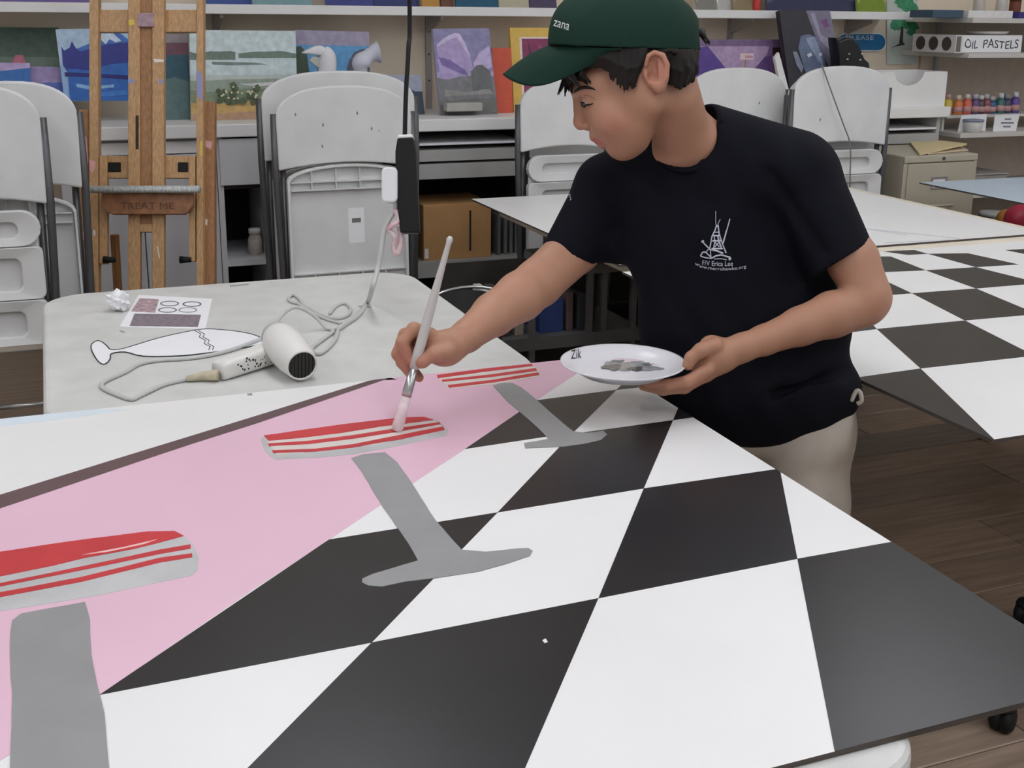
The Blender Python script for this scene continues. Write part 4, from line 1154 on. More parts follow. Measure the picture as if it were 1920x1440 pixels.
# white bird heads behind the chair
def bird(px, py, s, flip, label):
    c0 = PY(px, py, 4.45)
    t = thing('bird_head', label, 'sculpture', (c0.x, 4.45, ZC))
    mW = mat('white_plaster', (226, 226, 230), .6, .02)
    f = -1 if flip else 1
    return t, mW, c0, f
t, mW, c0, f = bird(612, 105, 1, False, 'white paper bird head with open flat beak above the chair')
nk = [PY(613, 205, 4.45), PY(613, 150, 4.45), PY(614, 118, 4.45), PY(612, 104, 4.45), PY(604, 97, 4.45)]
nk[0].z = ZC
B().tube(smoothpath(nk, 5), [.034] * 10 + [.034, .034, .034, .033, .033, .032, .031, .030, .028, .025, .02], 14).obj('neck', mW, t, smooth=True)
B().prism([PY(x, y, 4.43) for x, y in ((566, 100), (580, 92), (594, 86), (604, 85), (616, 94), (618, 108), (604, 105))], (0, .04, 0)).obj('upper_beak', mW, t, bevel=.008, smooth=True)
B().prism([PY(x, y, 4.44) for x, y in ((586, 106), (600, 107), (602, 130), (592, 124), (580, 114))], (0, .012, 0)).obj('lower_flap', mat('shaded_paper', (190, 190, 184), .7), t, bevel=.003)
t, mW, c0, f = bird(685, 112, 1, True, 'white trumpet-shaped paper horn above the chair')
hp_ = [PY(690, 205, 4.45), PY(680, 150, 4.45), PY(676, 122, 4.45), PY(688, 108, 4.45), PY(702, 100, 4.45), PY(709, 98, 4.45)]
hp_[0].z = ZC
B().tube(smoothpath(hp_, 5), [.024] * 8 + [.026, .03, .034, .036, .036, .034, .031, .029, .028, .028, .029, .031, .033, .035, .037, .039, .041, .042], 16).obj('horn', mat('lavender_white', (206, 208, 222), .6), t, smooth=True)
# ------------------------------------------------------------------ the boy, sculpted as signed distance fields
D0 = 2.05                      # depth of the sculpting frame; x,y as seen, w = depth offset, 1 unit = .94 mm
def W(x, y, w):
    d = D0 * (1 + w / FPX)
    return PD(x, y, d)

class Field:
    def __init__(s, lo, hi, h):
        s.lo = np.array(lo, float)
        s.h = h
        s.n = np.ceil((np.array(hi) - s.lo) / h).astype(int) + 1
        s.F = np.full(tuple(s.n), 60.0, np.float32)
    def _sub(s, lo, hi):
        a = np.maximum(0, np.floor((np.array(lo) - s.lo) / s.h).astype(int))
        b = np.minimum(s.n, np.ceil((np.array(hi) - s.lo) / s.h).astype(int) + 1)
        if (b <= a).any():
            return None
        sl = tuple(slice(int(a[i]), int(b[i])) for i in range(3))
        g = [(s.lo[i] + s.h * np.arange(a[i], b[i])).astype(np.float32) for i in range(3)]
        return sl, g[0][:, None, None], g[1][None, :, None], g[2][None, None, :]
    def _mix(s, sl, d, k, op):
        A = s.F[sl]
        if op == 'u':
            if k > 0:
                h = np.maximum(k - np.abs(A - d), 0) / k
                s.F[sl] = np.minimum(A, d) - h * h * k * .25
            else:
                s.F[sl] = np.minimum(A, d)
        else:
            d = -d
            if k > 0:
                h = np.maximum(k - np.abs(A - d), 0) / k
                s.F[sl] = np.maximum(A, d) + h * h * k * .25
            else:
                s.F[sl] = np.maximum(A, d)
    def ell(s, c, r, k=8, op='u', rot=0.0, rotw=0.0, pw=2.0):
        R = max(r) + k + 14
        q = s._sub([v - R for v in c], [v + R for v in c])
        if q is None:
            return s
        sl, x, y, w = q
        x, y, w = x - c[0], y - c[1], w - c[2]
        if rot:
            ca, sa = math.cos(rot), math.sin(rot)
            x, y = x * ca + y * sa, -x * sa + y * ca
        if rotw:
            ca, sa = math.cos(rotw), math.sin(rotw)
            x, w = x * ca + w * sa, -x * sa + w * ca
        if pw == 2.0:
            k0 = np.sqrt((x / r[0]) ** 2 + (y / r[1]) ** 2 + (w / r[2]) ** 2)
            k1 = np.sqrt((x / r[0] ** 2) ** 2 + (y / r[1] ** 2) ** 2 + (w / r[2] ** 2) ** 2) + 1e-6
            d = k0 * (k0 - 1) / k1
        else:
            k0 = (np.abs(x / r[0]) ** pw + np.abs(y / r[1]) ** pw + np.abs(w / r[2]) ** pw) ** (1 / pw)
            d = (k0 - 1) * min(r)
        s._mix(sl, d.astype(np.float32), k, op)
        return s
    def cap(s, a, b, ra, rb, k=8, op='u', plane=None, sw=1.0):
        a, b = np.array(a, float), np.array(b, float)
        R = max(ra, rb) + k + 10
        q = s._sub(np.minimum(a, b) - R, np.maximum(a, b) + R)
        if q is None:
            return s
        sl, x, y, w = q
        ab = b - a
        L2 = float(ab @ ab) + 1e-9
        t = np.clip(((x - a[0]) * ab[0] + (y - a[1]) * ab[1] + (w - a[2]) * ab[2]) / L2, 0, 1)
        d = np.sqrt((x - a[0] - t * ab[0]) ** 2 + (y - a[1] - t * ab[1]) ** 2 + ((w - a[2] - t * ab[2]) / sw) ** 2) - (ra + (rb - ra) * t)
        if plane is not None:
            p0, nn = plane
            d = np.maximum(d, (x - p0[0]) * nn[0] + (y - p0[1]) * nn[1] + (w - p0[2]) * nn[2])
        s._mix(sl, d.astype(np.float32), k, op)
        return s
    def chain(s, pts, k=8, op='u'):
        for p, q in zip(pts[:-1], pts[1:]):
            s.cap(p[:3], q[:3], p[3], q[3], k, op)
        return s
    def half(s, p0, n, k=0):
        """keep only the side where n.(p-p0) < 0"""
        sl, x, y, w = s._sub(s.lo, s.lo + s.h * (s.n - 1))
        d = (x - p0[0]) * n[0] + (y - p0[1]) * n[1] + (w - p0[2]) * n[2]
        s.F = np.maximum(s.F, d.astype(np.float32))
        return s
    def mesh(s):
        F = s.F
        S = F < 0
        n = F.shape
        c = np.zeros(tuple(v - 1 for v in n), np.int8)
        for i in (0, 1):
            for j in (0, 1):
                for k in (0, 1):
                    c += S[i:n[0] - 1 + i, j:n[1] - 1 + j, k:n[2] - 1 + k]
        m = (c > 0) & (c < 8)
        I, J, K = np.nonzero(m)
        idx = np.full(m.shape, -1, np.int32)
        idx[I, J, K] = np.arange(len(I))
        pos = np.zeros((len(I), 3))
        cnt = np.zeros(len(I))
        cor = [(a, b, d) for a in (0, 1) for b in (0, 1) for d in (0, 1)]
        val = {q: F[I + q[0], J + q[1], K + q[2]].astype(float) for q in cor}
        for p in cor:
            for ax in range(3):
                if p[ax] == 0:
                    q = list(p)
                    q[ax] = 1
                    q = tuple(q)
                    va, vb = val[p], val[q]
                    x = (va < 0) != (vb < 0)
                    t = np.where(x, va / np.where(x, va - vb, 1), 0)
                    for e in range(3):
                        pos[:, e] += np.where(x, p[e] + (t if e == ax else 0), 0)
                    cnt += x
        pos /= cnt[:, None]
        pos += np.stack([I, J, K], 1)
        pos = s.lo + pos * s.h
        quads = []
        for ax in range(3):
            sa = [slice(None)] * 3
            sb = [slice(None)] * 3
            sa[ax] = slice(0, -1)
            sb[ax] = slice(1, None)
            A, Bq = S[tuple(sa)], S[tuple(sb)]
            E = np.argwhere(A != Bq)
            o1, o2 = [d for d in range(3) if d != ax]
            ok = (E[:, o1] > 0) & (E[:, o2] > 0) & (E[:, o1] < n[o1] - 1) & (E[:, o2] < n[o2] - 1)
            E = E[ok]
            ins = A[tuple(E.T)]
            def cell(d1, d2):
                q = E.copy()
                q[:, o1] += d1
                q[:, o2] += d2
                return idx[q[:, 0], q[:, 1], q[:, 2]]
            Q = np.stack([cell(-1, -1), cell(0, -1), cell(0, 0), cell(-1, 0)], 1)
            fl = ins if ax != 1 else ~ins
            Q[~fl] = Q[~fl][:, ::-1]
            quads.append(Q)
        return pos, np.concatenate(quads)

def relax(pos, Q, it=2, lam=.5):
    """light laplacian smoothing of the extracted surface"""
    e = np.concatenate([Q[:, [0, 1]], Q[:, [1, 2]], Q[:, [2, 3]], Q[:, [3, 0]]])
    n = len(pos)
    for _ in range(it):
        acc = np.zeros_like(pos)
        cn = np.zeros(n)
        for a, b in ((0, 1), (1, 0)):
            for c in range(3):
                acc[:, c] += np.bincount(e[:, a], pos[e[:, b], c], n)
            cn += np.bincount(e[:, a], minlength=n)
        pos = pos + lam * (acc / np.maximum(cn, 1)[:, None] - pos)
    return pos

def to_world(P):
    d = D0 * (1 + P[:, 2] / FPX)
    return O[None] + d[:, None] * (((P[:, 0] - 960) / FPX)[:, None] * AR[None] + ((P[:, 1] - CYP) / FPX)[:, None] * AD[None] + AF[None])

def sculpt(name, F, m, parent, it=2, colour=None, disp=None):
    pos, Q = F.mesh()
    pos = relax(pos, Q, it)
    if disp is not None:
        pos = disp(pos)
    Wp = to_world(pos)
    me = bpy.data.meshes.new(name)
    me.vertices.add(len(Wp))
    me.vertices.foreach_set('co', Wp.astype(np.float32).ravel())
    me.loops.add(len(Q) * 4)
    me.loops.foreach_set('vertex_index', Q.astype(np.int32).ravel())
    me.polygons.add(len(Q))
    me.polygons.foreach_set('loop_start', np.arange(0, len(Q) * 4, 4, dtype=np.int32))
    me.polygons.foreach_set('use_smooth', np.ones(len(Q), bool))
    me.update(calc_edges=True)
    me.validate()
    bm = bmesh.new()
    bm.from_mesh(me)
    bmesh.ops.recalc_face_normals(bm, faces=bm.faces)
    bm.to_mesh(me)
    bm.free()
    me.materials.append(m)
    if colour is not None:
        at_ = me.attributes.new('tint', 'FLOAT_COLOR', 'POINT')
        at_.data.foreach_set('color', colour(pos).astype(np.float32).ravel())
    o = bpy.data.objects.new(name, me)
    scene.collection.objects.link(o)
    attach(o, parent)
    return o

# ---- materials of the figure
M_skin = mat('skin', (186, 138, 114), .5, sss=.12, spec=.35)
nt = M_skin.node_tree
an = nt.nodes.new('ShaderNodeAttribute')
an.attribute_name = 'tint'
nt.links.new(an.outputs['Color'], nt.nodes['Principled BSDF'].inputs['Base Color'])
M_shirt = mat('navy_cotton', (12, 13, 22), .85, .08, 60, bump=.05, bscale=400, spec=.15)
M_pants = mat('khaki_twill', (186, 176, 164), .85, .05, 30, bump=.08, bscale=300)
M_hair = mat('dark_brown_hair', (24, 17, 14), .55, .25, 60, stretch=(1, 1, .2), spec=.25)
M_cap = mat('dark_green_cotton', (19, 47, 37), .8, .06, 40, bump=.06, bscale=350, spec=.2)
M_print = mat('white_shirt_print', (196, 198, 212), .7)

boy = thing('person', 'boy in green cap and navy T-shirt leaning over the pink board to paint', 'person', W(1470, 1350, 270))
boy.location.z = 0

HW = -62                       # mid-plane of the head
# ---- skin: head, neck, arms and hands in one surface
F = Field((725, -40, -250), (1690, 750, 180), 2.5)
# cranium and face
F.ell((1197, 98, HW), (112, 104, 88), 0)
F.ell((1152, 200, HW), (60, 100, 62), 24, rot=-.52)
F.ell((1122, 152, HW), (50, 38, 62), 20)
for sg_ in (-1, 1):
    F.ell((1150, 222, HW + sg_ * 36), (38, 36, 30), 22)                      # cheek
    F.cap((1166, 268, HW + sg_ * 10), (1222, 196, HW + sg_ * 48), 22, 24, 26)  # jaw
    F.ell((1200, 166, HW + sg_ * 52), (44, 46, 26), 24)
F.cap((1167, 274, HW), (1160, 238, HW), 22, 40, 16)                          # chin
F.ell((1126, 254, HW), (20, 17, 25), 14)                                     # muzzle
# nose
F.cap((1084, 168, HW), (1087, 231, HW), 11, 10.5, 10)
F.cap((1086, 228, HW), (1089, 233, HW), 11, 11, 6)
for sg_ in (-1, 1):
    F.ell((1100, 236, HW + sg_ * 11), (12, 9, 9), 6)
    F.ell((1093, 191, HW + sg_ * 33), (15, 9, 16), 10, 's')                 # eye hollow
    F.ell((1104, 190, HW + sg_ * 32), (13, 12, 15), 5)                       # lids
    F.cap((1078, 172, HW + sg_ * 14), (1100, 168, HW + sg_ * 46), 8, 8, 10)  # brow
    F.ell((1095, 246, HW + sg_ * 7), (5, 3.5, 4), 2, 's')                    # nostril
# lips
F.cap((1113, 258, HW - 13), (1113, 258, HW + 13), 6.5, 6.5, 5)
F.cap((1128, 271, HW - 12), (1128, 271, HW + 12), 7, 7, 5)
for sg_ in (-1, 1):
    F.cap((1114, 259, HW + sg_ * 13), (1136, 261, HW + sg_ * 25), 5, 3, 5)
    F.cap((1128, 270, HW + sg_ * 12), (1139, 265, HW + sg_ * 25), 5.5, 3, 5)
    F.cap((1108, 266, HW), (1142, 262.5, HW + sg_ * 29), 1.6, 1.6, 2, 's')
# ears
for sg_ in (-1, 1):
    ew = HW + sg_ * 84
    F.ell((1230, 133, ew), (25, 38, 9), 6, rot=-.18)
    F.ell((1226, 130, ew + sg_ * 10), (15, 27, 12), 3, 's', rot=-.18)
    F.cap((1238, 116, ew - sg_ * 2), (1237, 150, ew - sg_ * 1), 5, 5, 3)
    F.chain([(1211, 122, ew + sg_ * 6, 4.5), (1214, 106, ew + sg_ * 8, 5), (1227, 98, ew + sg_ * 8, 5), (1243, 104, ew + sg_ * 8, 5.5), (1251, 122, ew + sg_ * 8, 5.5), (1249, 145, ew + sg_ * 7, 5.5), (1243, 160, ew + sg_ * 4, 6)], 2)
    F.cap((1236, 116, ew + sg_ * 4), (1238, 148, ew + sg_ * 4), 4, 4, 2)
    F.ell((1237, 164, ew), (11, 12, 8), 6)
    F.ell((1212, 142, ew + sg_ * 2), (5, 8, 6), 4)
    F.ell((1223, 142, ew + sg_ * 6), (9, 12, 11), 2, 's')
# neck and upper chest
F.cap((1258, 180, HW + 14), (1280, 262, HW + 84), 56, 56, 24)
F.ell((1286, 312, 48), (78, 50, 54), 24)
F.cap((1290, 256, 34), (1380, 300, 46), 54, 44, 24)
# left arm (near)
F.chain([(1530, 380, 4, 52), (1600, 490, -8, 49), (1626, 550, -16, 45)], 10)
F.ell((1628, 563, -18), (44, 40, 42), 12)
F.chain([(1620, 572, -20, 42), (1560, 590, -46, 43), (1500, 612, -74, 36), (1432, 638, -104, 28), (1392, 652, -122, 26)], 10)
# left hand under the plate
F.chain([(1392, 652, -122, 26), (1352, 668, -126, 30), (1322, 690, -126, 26)], 12)
F.ell((1334, 650, -132), (24, 22, 20), 12)
F.chain([(1342, 648, -150, 16), (1314, 657, -160, 14), (1296, 671, -160, 12), (1290, 684, -158, 11)], 6)   # thumb
F.chain([(1326, 694, -152, 14), (1290, 716, -158, 12.5), (1250, 722, -156, 11), (1214, 719, -150, 9)], 5)
F.chain([(1322, 702, -130, 15), (1282, 725, -132, 12.5), (1240, 730, -130, 11), (1206, 724, -126, 9)], 5)
F.chain([(1322, 702, -108, 14), (1284, 726, -106, 12), (1244, 731, -104, 10.5), (1214, 726, -102, 9)], 5)
F.chain([(1326, 696, -90, 13), (1298, 718, -84, 11), (1268, 724, -80, 9.5), (1246, 722, -78, 8)], 5)
# right arm (far)
F.chain([(1130, 400, 112, 52), (1080, 465, 76, 47), (1010, 530, 8, 45), (975, 556, -30, 46), (925, 590, -88, 40), (875, 630, -150, 30), (852, 645, -178, 28)], 10)
# right hand holding the brush
F.chain([(852, 645, -180, 28), (826, 652, -178, 30), (806, 648, -176, 28)], 12)
F.ell((838, 668, -182), (24, 18, 22), 12)
F.chain([(806, 628, -192, 15), (776, 617, -202, 13), (754, 642, -206, 12), (770, 676, -200, 10)], 5)           # index
F.chain([(800, 636, -172, 15), (760, 628, -178, 13), (746, 664, -184, 12), (768, 696, -186, 10)], 5)           # middle
F.chain([(802, 646, -154, 15), (766, 644, -154, 13), (754, 678, -160, 12), (774, 706, -168, 10)], 5)           # ring
F.chain([(808, 656, -140, 14), (778, 664, -138, 12), (770, 690, -144, 11), (786, 708, -154, 9)], 5)            # little
F.chain([(838, 658, -202, 17), (812, 664, -212, 14), (792, 678, -214, 12), (780, 681, -210, 10)], 6)             # thumb

SK = np.array(lin((176, 130, 106))[:3])
LIP = np.array(lin((178, 96, 92))[:3])
RED = np.array(lin((182, 115, 98))[:3])
def skin_col(P):
    c = np.tile(SK, (len(P), 1))
    def bl(w, col):
        w = np.clip(w, 0, 1)[:, None]
        c[:] = c * (1 - w) + col * w
    def g(cx, cy, cw, r):
        return np.exp(-(((P[:, 0] - cx) / r[0]) ** 2 + ((P[:, 1] - cy) / r[1]) ** 2 + ((P[:, 2] - cw) / r[2]) ** 2))
    for s_ in (-1, 1):
        bl(.45 * g(1150, 228, HW + s_ * 60, (30, 24, 26)), RED)
        bl(.6 * g(1235, 130, HW + s_ * 90, (24, 40, 20)), RED)
    bl(.4 * g(1082, 235, HW, (14, 14, 18)), RED)
    bl(.55 * g(770, 680, -190, (40, 40, 60)), RED)
    bl(.5 * g(1260, 710, -130, (60, 20, 60)), RED)
    bl(.35 * g(1640, 590, -20, (40, 30, 50)), RED)
    # lips
    t_ = (P[:, 0] - 1104) / 38.0
    yc_ = 265.5 - 3 * t_
    in_x = (P[:, 0] > 1100) & (P[:, 0] < 1142) & (np.abs(P[:, 2] - HW) < 29)
    up = np.clip(1 - np.abs(P[:, 1] - (yc_ - 3.0)) / np.maximum(4.5 * (1 - t_ * .6), 1), 0, 1)
    dn = np.clip(1 - np.abs(P[:, 1] - (yc_ + 5)) / np.maximum(7 * (1 - t_ * .5), 1), 0, 1)
    w_ = np.where(in_x, np.clip(2.2 * np.maximum(up, dn), 0, 1), 0)
    w_ = w_ * np.clip((29 - np.abs(P[:, 2] - HW)) / 6, 0, 1)
    bl(.85 * w_, LIP)
    return np.concatenate([c, np.ones((len(P), 1))], 1)
body = sculpt('body', F, M_skin, boy, 2, skin_col)
del F

# eyes under the visor
M_eye = mat('eye_white', (160, 150, 144), .25)
M_iris = mat('brown_iris', (52, 34, 26), .2)
for sg_ in (-1, 1):
    ec = (1101, 190, HW + sg_ * 32)
    def esph(c, r, nm, m):
        b = B()
        vs, fs = [], []
        for i in range(9):
            a = math.pi * i / 8
            for j in range(14):
                p_ = 2 * math.pi * j / 14
                vs.append(W(c[0] + r * math.sin(a) * math.cos(p_), c[1] + r * math.cos(a), c[2] + r * math.sin(a) * math.sin(p_)))
        for i in range(8):
            for j in range(14):
                fs.append((i * 14 + j, i * 14 + (j + 1) % 14, (i + 1) * 14 + (j + 1) % 14, (i + 1) * 14 + j))
        b.add(vs, fs)
        return b.obj(nm, m, boy, smooth=True)
    esph((1100, 193, HW + sg_ * 35), 10, 'eye', M_eye)
    esph((1095, 196, HW + sg_ * 39), 6.4, 'iris', M_iris)
bvh_b = BVHTree.FromPolygons([v.co.copy() for v in body.data.vertices], [tuple(p.vertices) for p in body.data.polygons])
def on_face(px, py, lift=2.0):
    h = bvh_b.ray_cast(Vector(O), Vector(ray(px, py)).normalized())
    d = (h[0] - Vector(O)).dot(Vector(AF)) if h[0] is not None else D0 * .96
    return (px, py, (d / D0 - 1) * FPX - lift)
def pair(name, path, rad, lift, m, flat=1.0):
    P = [on_face(x, y, lift) for x, y in path]
    for far in (0, 1):
        B().tube(smoothpath([W(x, y, 2 * HW - w if far else w) for x, y, w in P], 3), list(np.interp(np.linspace(0, 1, 3 * (len(P) - 1) + 1), np.linspace(0, 1, len(rad)), rad)), 7, flat=flat).obj(name, m, boy, smooth=True)
pair('eyelash', [(1087, 190), (1093, 195), (1102, 197), (1112, 194)], [.0004, .0014, .0016, .0005], 1.0, M_hair)
pair('eyelid_crease', [(1088, 182), (1096, 179), (1106, 180), (1115, 186)], [.0002, .0005, .0005, .0002], .0, mat('brown_skin_crease', (140, 98, 80), .6))
pair('eyebrow', [(1077, 173), (1085, 167), (1096, 164), (1108, 165), (1117, 169)], [.0012, .0028, .003, .002, .0005], .5, M_hair)

# ---- T-shirt
F = Field((985, 150, -110), (1680, 880, 230), 4.0)
F.cap((1140, 350, 112), (1300, 292, 70), 60, 74, 0)
F.cap((1332, 246, 62), (1490, 312, 20), 52, 70, 24)
F.cap((1300, 300, 60), (1500, 330, 20), 78, 72, 24)
F.ell((1345, 430, 66), (182, 180, 96), 40)
F.ell((1398, 600, 84), (202, 190, 106), 40)
F.ell((1424, 732, 92), (193, 112, 118), 30)
F.cap((1112, 444, 92), (1164, 450, 96), 46, 46, 20)
# sleeves with cut hems
F.cap((1140, 352, 112), (1052, 500, 52), 60, 50, 20, plane=((1074, 479, 70), (-.41, .91, 0)))
F.cap((1505, 335, 12), (1600, 545, -12), 72, 68, 22, plane=((1570, 492, -8), (.53, .848, 0)))
# neck opening
F.cap((1262, 180, -180), (1284, 254, -4), 62, 60, 4, 's')
F.cap((1262, 160, -20), (1290, 236, 34), 60, 58, 4, 's')
# soft drape folds
for a, b_, r in (((1180, 520, -10), (1330, 640, -34), 10), ((1560, 560, 10), (1440, 700, -24), 12), ((1600, 690, 40), (1450, 740, -16), 10), ((1280, 360, -40), (1430, 400, -54), 7), ((1440, 330, -52), (1540, 470, -70), 9)):
    F.cap(a, b_, r, r * .6, 22, 's')
def cloth(P):
    P = P.copy()
    P[:, 2] += 2.0 * np.sin(P[:, 0] / 31 + P[:, 1] / 47) * np.sin(P[:, 1] / 38) + 1.2 * np.sin(P[:, 0] / 13 - P[:, 1] / 21)
    return P
shirt = sculpt('t_shirt', F, M_shirt, boy, 2, None, cloth)
del F
# sleeve and neck hems
def surf(obj_):
    vs = [v.co.copy() for v in obj_.data.vertices]
    return BVHTree.FromPolygons(vs, [tuple(p.vertices) for p in obj_.data.polygons])
bvh_s = surf(shirt)
def drape(bvh, px, py, off):
    """point on the cloth along the viewing line, lifted off along it"""
    dirv = Vector(ray(px, py)).normalized()
    h = bvh.ray_cast(Vector(O), dirv)
    if h[0] is None:
        return PD(px, py, D0)
    return h[0] - dirv * off

B().tube(smoothpath([drape(bvh_s, x, y, .0005) for x, y in ((1353, 200), (1352, 228), (1337, 272), (1305, 315), (1264, 318), (1234, 302))], 5), [.0008, .0016, .0026, .0034, .004] + [.0045] * 16 + [.004, .0034, .0026, .0016, .0008], 8, flat=.7).obj('collar_rib', M_shirt, shirt, smooth=True)
# printed emblem on the chest
b = B()
def stroke(pts, w_, n=5):
    P = []
    for i in range(len(pts) - 1):
        for k in range(n):
            P.append((pts[i][0] + (pts[i + 1][0] - pts[i][0]) * k / n, pts[i][1] + (pts[i + 1][1] - pts[i][1]) * k / n))
    P.append(pts[-1])
    b.tube([drape(bvh_s, x, y, .0008) for x, y in P], w_ * .00052, 5)
S_ = lambda u, v: (1290 + u / 11.08, 385 + v / 11.08)
lines = [([(576, 120), (576, 400)], 1.0), ([(670, 290), (620, 390)], 1.2), ([(870, 280), (800, 540), (735, 740)], 2.0), ([(800, 520), (770, 640), (730, 790)], 2.6),
         ([(600, 400), (560, 520), (500, 640), (450, 900)], 2.2), ([(620, 400), (650, 600), (700, 760), (790, 990)], 2.4), ([(570, 440), (640, 440)], 2), ([(545, 560), (640, 560)], 2), ([(520, 630), (660, 630)], 3), ([(505, 740), (700, 740)], 3), ([(490, 900), (720, 900)], 3), ([(540, 640), (560, 740), (530, 900)], 2), ([(620, 640), (640, 740), (690, 880)], 3), ([(550, 760), (650, 860)], 2), ([(650, 760), (560, 860)], 2), ([(490, 920), (610, 950), (730, 1000)], 3.2),
         ([(300, 740), (330, 790), (450, 910), (490, 930)], 2.4), ([(300, 730), (310, 770)], 5), ([(260, 1050), (300, 980), (340, 965), (380, 985), (480, 1080)], 2.4), ([(260, 1060), (380, 1090), (490, 1105)], 2.0), ([(490, 1100), (580, 1050), (690, 1030), (790, 1060), (860, 1080)], 2.8), ([(850, 1070), (880, 1110), (850, 1135)], 4), ([(540, 1115), (690, 1110), (800, 1130)], 1.6), ([(460, 920), (480, 1090)], 1.6), ([(390, 970), (400, 930), (450, 910)], 1.6)]
for pts, w_ in lines:
    stroke([S_(*p) for p in pts], w_)
b.obj('chest_emblem', M_print, shirt)
text_on('print_lettering', 'F/V Erica Lee', lambda u, v: drape(bvh_s, 1317 + 57 * u, 497 + 1.5 * u + 4 * u * (1 - u) - 9 * v, .0008), M_print, shirt, 1)
text_on('print_lettering', 'www.merrohawke.org', lambda u, v: drape(bvh_s, 1303 + 96 * u, 501 + 26 * u * (1 - u) + 3 * u - 8 * v - (2 if u < .1 else 0), .0008), M_print, shirt, 1)
text_on('sleeve_lettering', 'VEN', lambda u, v: drape(bvh_s, 1064 + 5 * u + 3 * v, 360 + 16 * u - 3 * v, .0008), M_print, shirt, 1)

# ---- trousers and shoes
F = Field((1250, 690, -20), (1650, 1600, 460), 6.0)
F.ell((1428, 800, 112), (150, 60, 74), 0)
def leg(x0, x1, dw):
    F.chain([(x0, 810, 112 + dw, 80), (x0 - 6, 950, 148 + dw, 76), (x1, 1080, 184 + dw, 66), (x1 - 12, 1220, 220 + dw, 58), (x1 - 24, 1345, 252 + dw, 53)], 26)
leg(1520, 1506, 0)
leg(1362, 1350, 60)
F.ell((1572, 800, 110), (34, 74, 60), 20)
F.half((0, 1352, 0), (0, 1, 0))
def crease(P):
    P = P.copy()
    P[:, 2] += 3.0 * np.sin(P[:, 1] / 14 + P[:, 0] / 60) * np.exp(-((P[:, 1] - 900) / 90) ** 2)
    return P
pants = sculpt('trousers', F, M_pants, boy, 2, None, crease)
del F
B().tube(smoothpath([W(1596, 752, 40), W(1606, 733, 34), W(1613, 737, 34), W(1615, 752, 36), W(1607, 757, 40)], 4), .004, 8).obj('belt_loop', M_pants, pants, smooth=True)
M_shoe = mat('grey_shoe_fabric', (84, 84, 88), .7, .1)
for fx, fw in ((1480, 252), (1326, 312)):
    p_ = W(fx, 1350, fw)
    b = B()
    secs = []
    fd = Vector((-.6, -.8, 0))
    sd_ = Vector((.8, -.6, 0))
    for k, (t_, wd, hg) in enumerate(((-.07, .024, .06), (-.05, .034, .075), (0, .037, .075), (.06, .042, .055), (.12, .044, .042), (.16, .034, .034), (.18, .016, .02))):
        secs.append([Vector((p_.x, p_.y, 0)) + fd * t_ + sd_ * x + Vector((0, 0, max(.0, hg / 2 + z))) for x, z in rrect(0, 0, wd, hg / 2, min(wd, hg / 2) * .7, 3)])
    n = len(secs[0])
    vs = [v for s_ in secs for v in s_]
    fs = [tuple(range(n)), tuple((len(secs) - 1) * n + k for k in range(n))]
    for i in range(len(secs) - 1):
        fs += [(i * n + k, i * n + (k + 1) % n, (i + 1) * n + (k + 1) % n, (i + 1) * n + k) for k in range(n)]
    b.add(vs, fs)
    b.obj('shoe', M_shoe, boy, smooth=True)

# ---- hair
F = Field((1010, 20, -190), (1350, 200, 70), 2.2)
rh = random.Random(3)
def lock(a, b_, c_, r):
    for sg_ in (-1, 1):
        j = [rh.uniform(-2.5, 2.5) for _ in range(6)]
        A_ = (a[0] + j[0], a[1] + j[1], HW + sg_ * a[2])
        B_ = (b_[0] + j[2], b_[1] + j[3], HW + sg_ * b_[2])
        C_ = (c_[0] + j[4], c_[1] + j[5], HW + sg_ * c_[2])
        F.cap(A_, B_, r, r * .85, 3)
        F.cap(B_, C_, r * .85, r * .25, 3)
F.ell((1236, 92, HW), (76, 66, 90), 0)
F.ell((1262, 106, HW), (47, 52, 80), 8)
# back of the head down to the nape
for k in range(30):
    u = k / 29
    x0 = 1256 + 45 * u
    ww = 74 * math.sqrt(max(.02, 1 - ((x0 - 1256) / 55) ** 2))
    for f_ in (1.0, .72, .45, .15):
        yb = 158 + 8 * math.sin(math.pi * min(1, u * 1.15)) - 6 * u
        lock((x0, 90, ww * f_), (x0 + 3, 118 + rh.uniform(-16, 16), ww * f_ + 1), (x0 - 1, yb + rh.uniform(-4, 4), ww * f_ - 6), 5.5)
# hair in front of and above the ear
for k in range(34):
    u = k / 33
    x0 = 1098 + 110 * u
    yb = np.interp(x0, [1098, 1125, 1140, 1158, 1176, 1194, 1203, 1208], [128, 128, 138, 158, 172, 166, 134, 112])
    ww = np.interp(x0, [1098, 1130, 1160, 1208], [74, 82, 88, 92])
    lock((x0 + 5, 84, ww), (x0 + 2, (84 + yb) / 2, ww + 1), (x0 - 3, yb + rh.uniform(-4, 3), ww - 3), 5.5)
for k in range(14):
    x0 = 1200 + 5 * k
    lock((x0, 92, 84), (x0 + 2, 96, 86), (x0 + 4, 100 + rh.uniform(-2, 3), 86), 4.5)
# fringe under the visor
for k in range(15):
    u = k / 14
    w_ = 66 * u
    lock((1078 - 6 * (1 - u), 104, w_), (1062 + 12 * u * u, 140, w_ + 3), (1050 + 40 * u + rh.uniform(-6, 6), 176 - 14 * u + rh.uniform(-6, 6), w_ + 4), 6)
    lock((1092, 104, w_), (1078 + 12 * u * u, 138, w_ + 4), (1072 + 36 * u + rh.uniform(-4, 4), 170 - 14 * u + rh.uniform(-6, 6), w_ + 6), 6)
F.half((1025, 82, 0), (.035, -1, 0))
F.ell((1256, 66, HW), (48, 50, 60), 0)
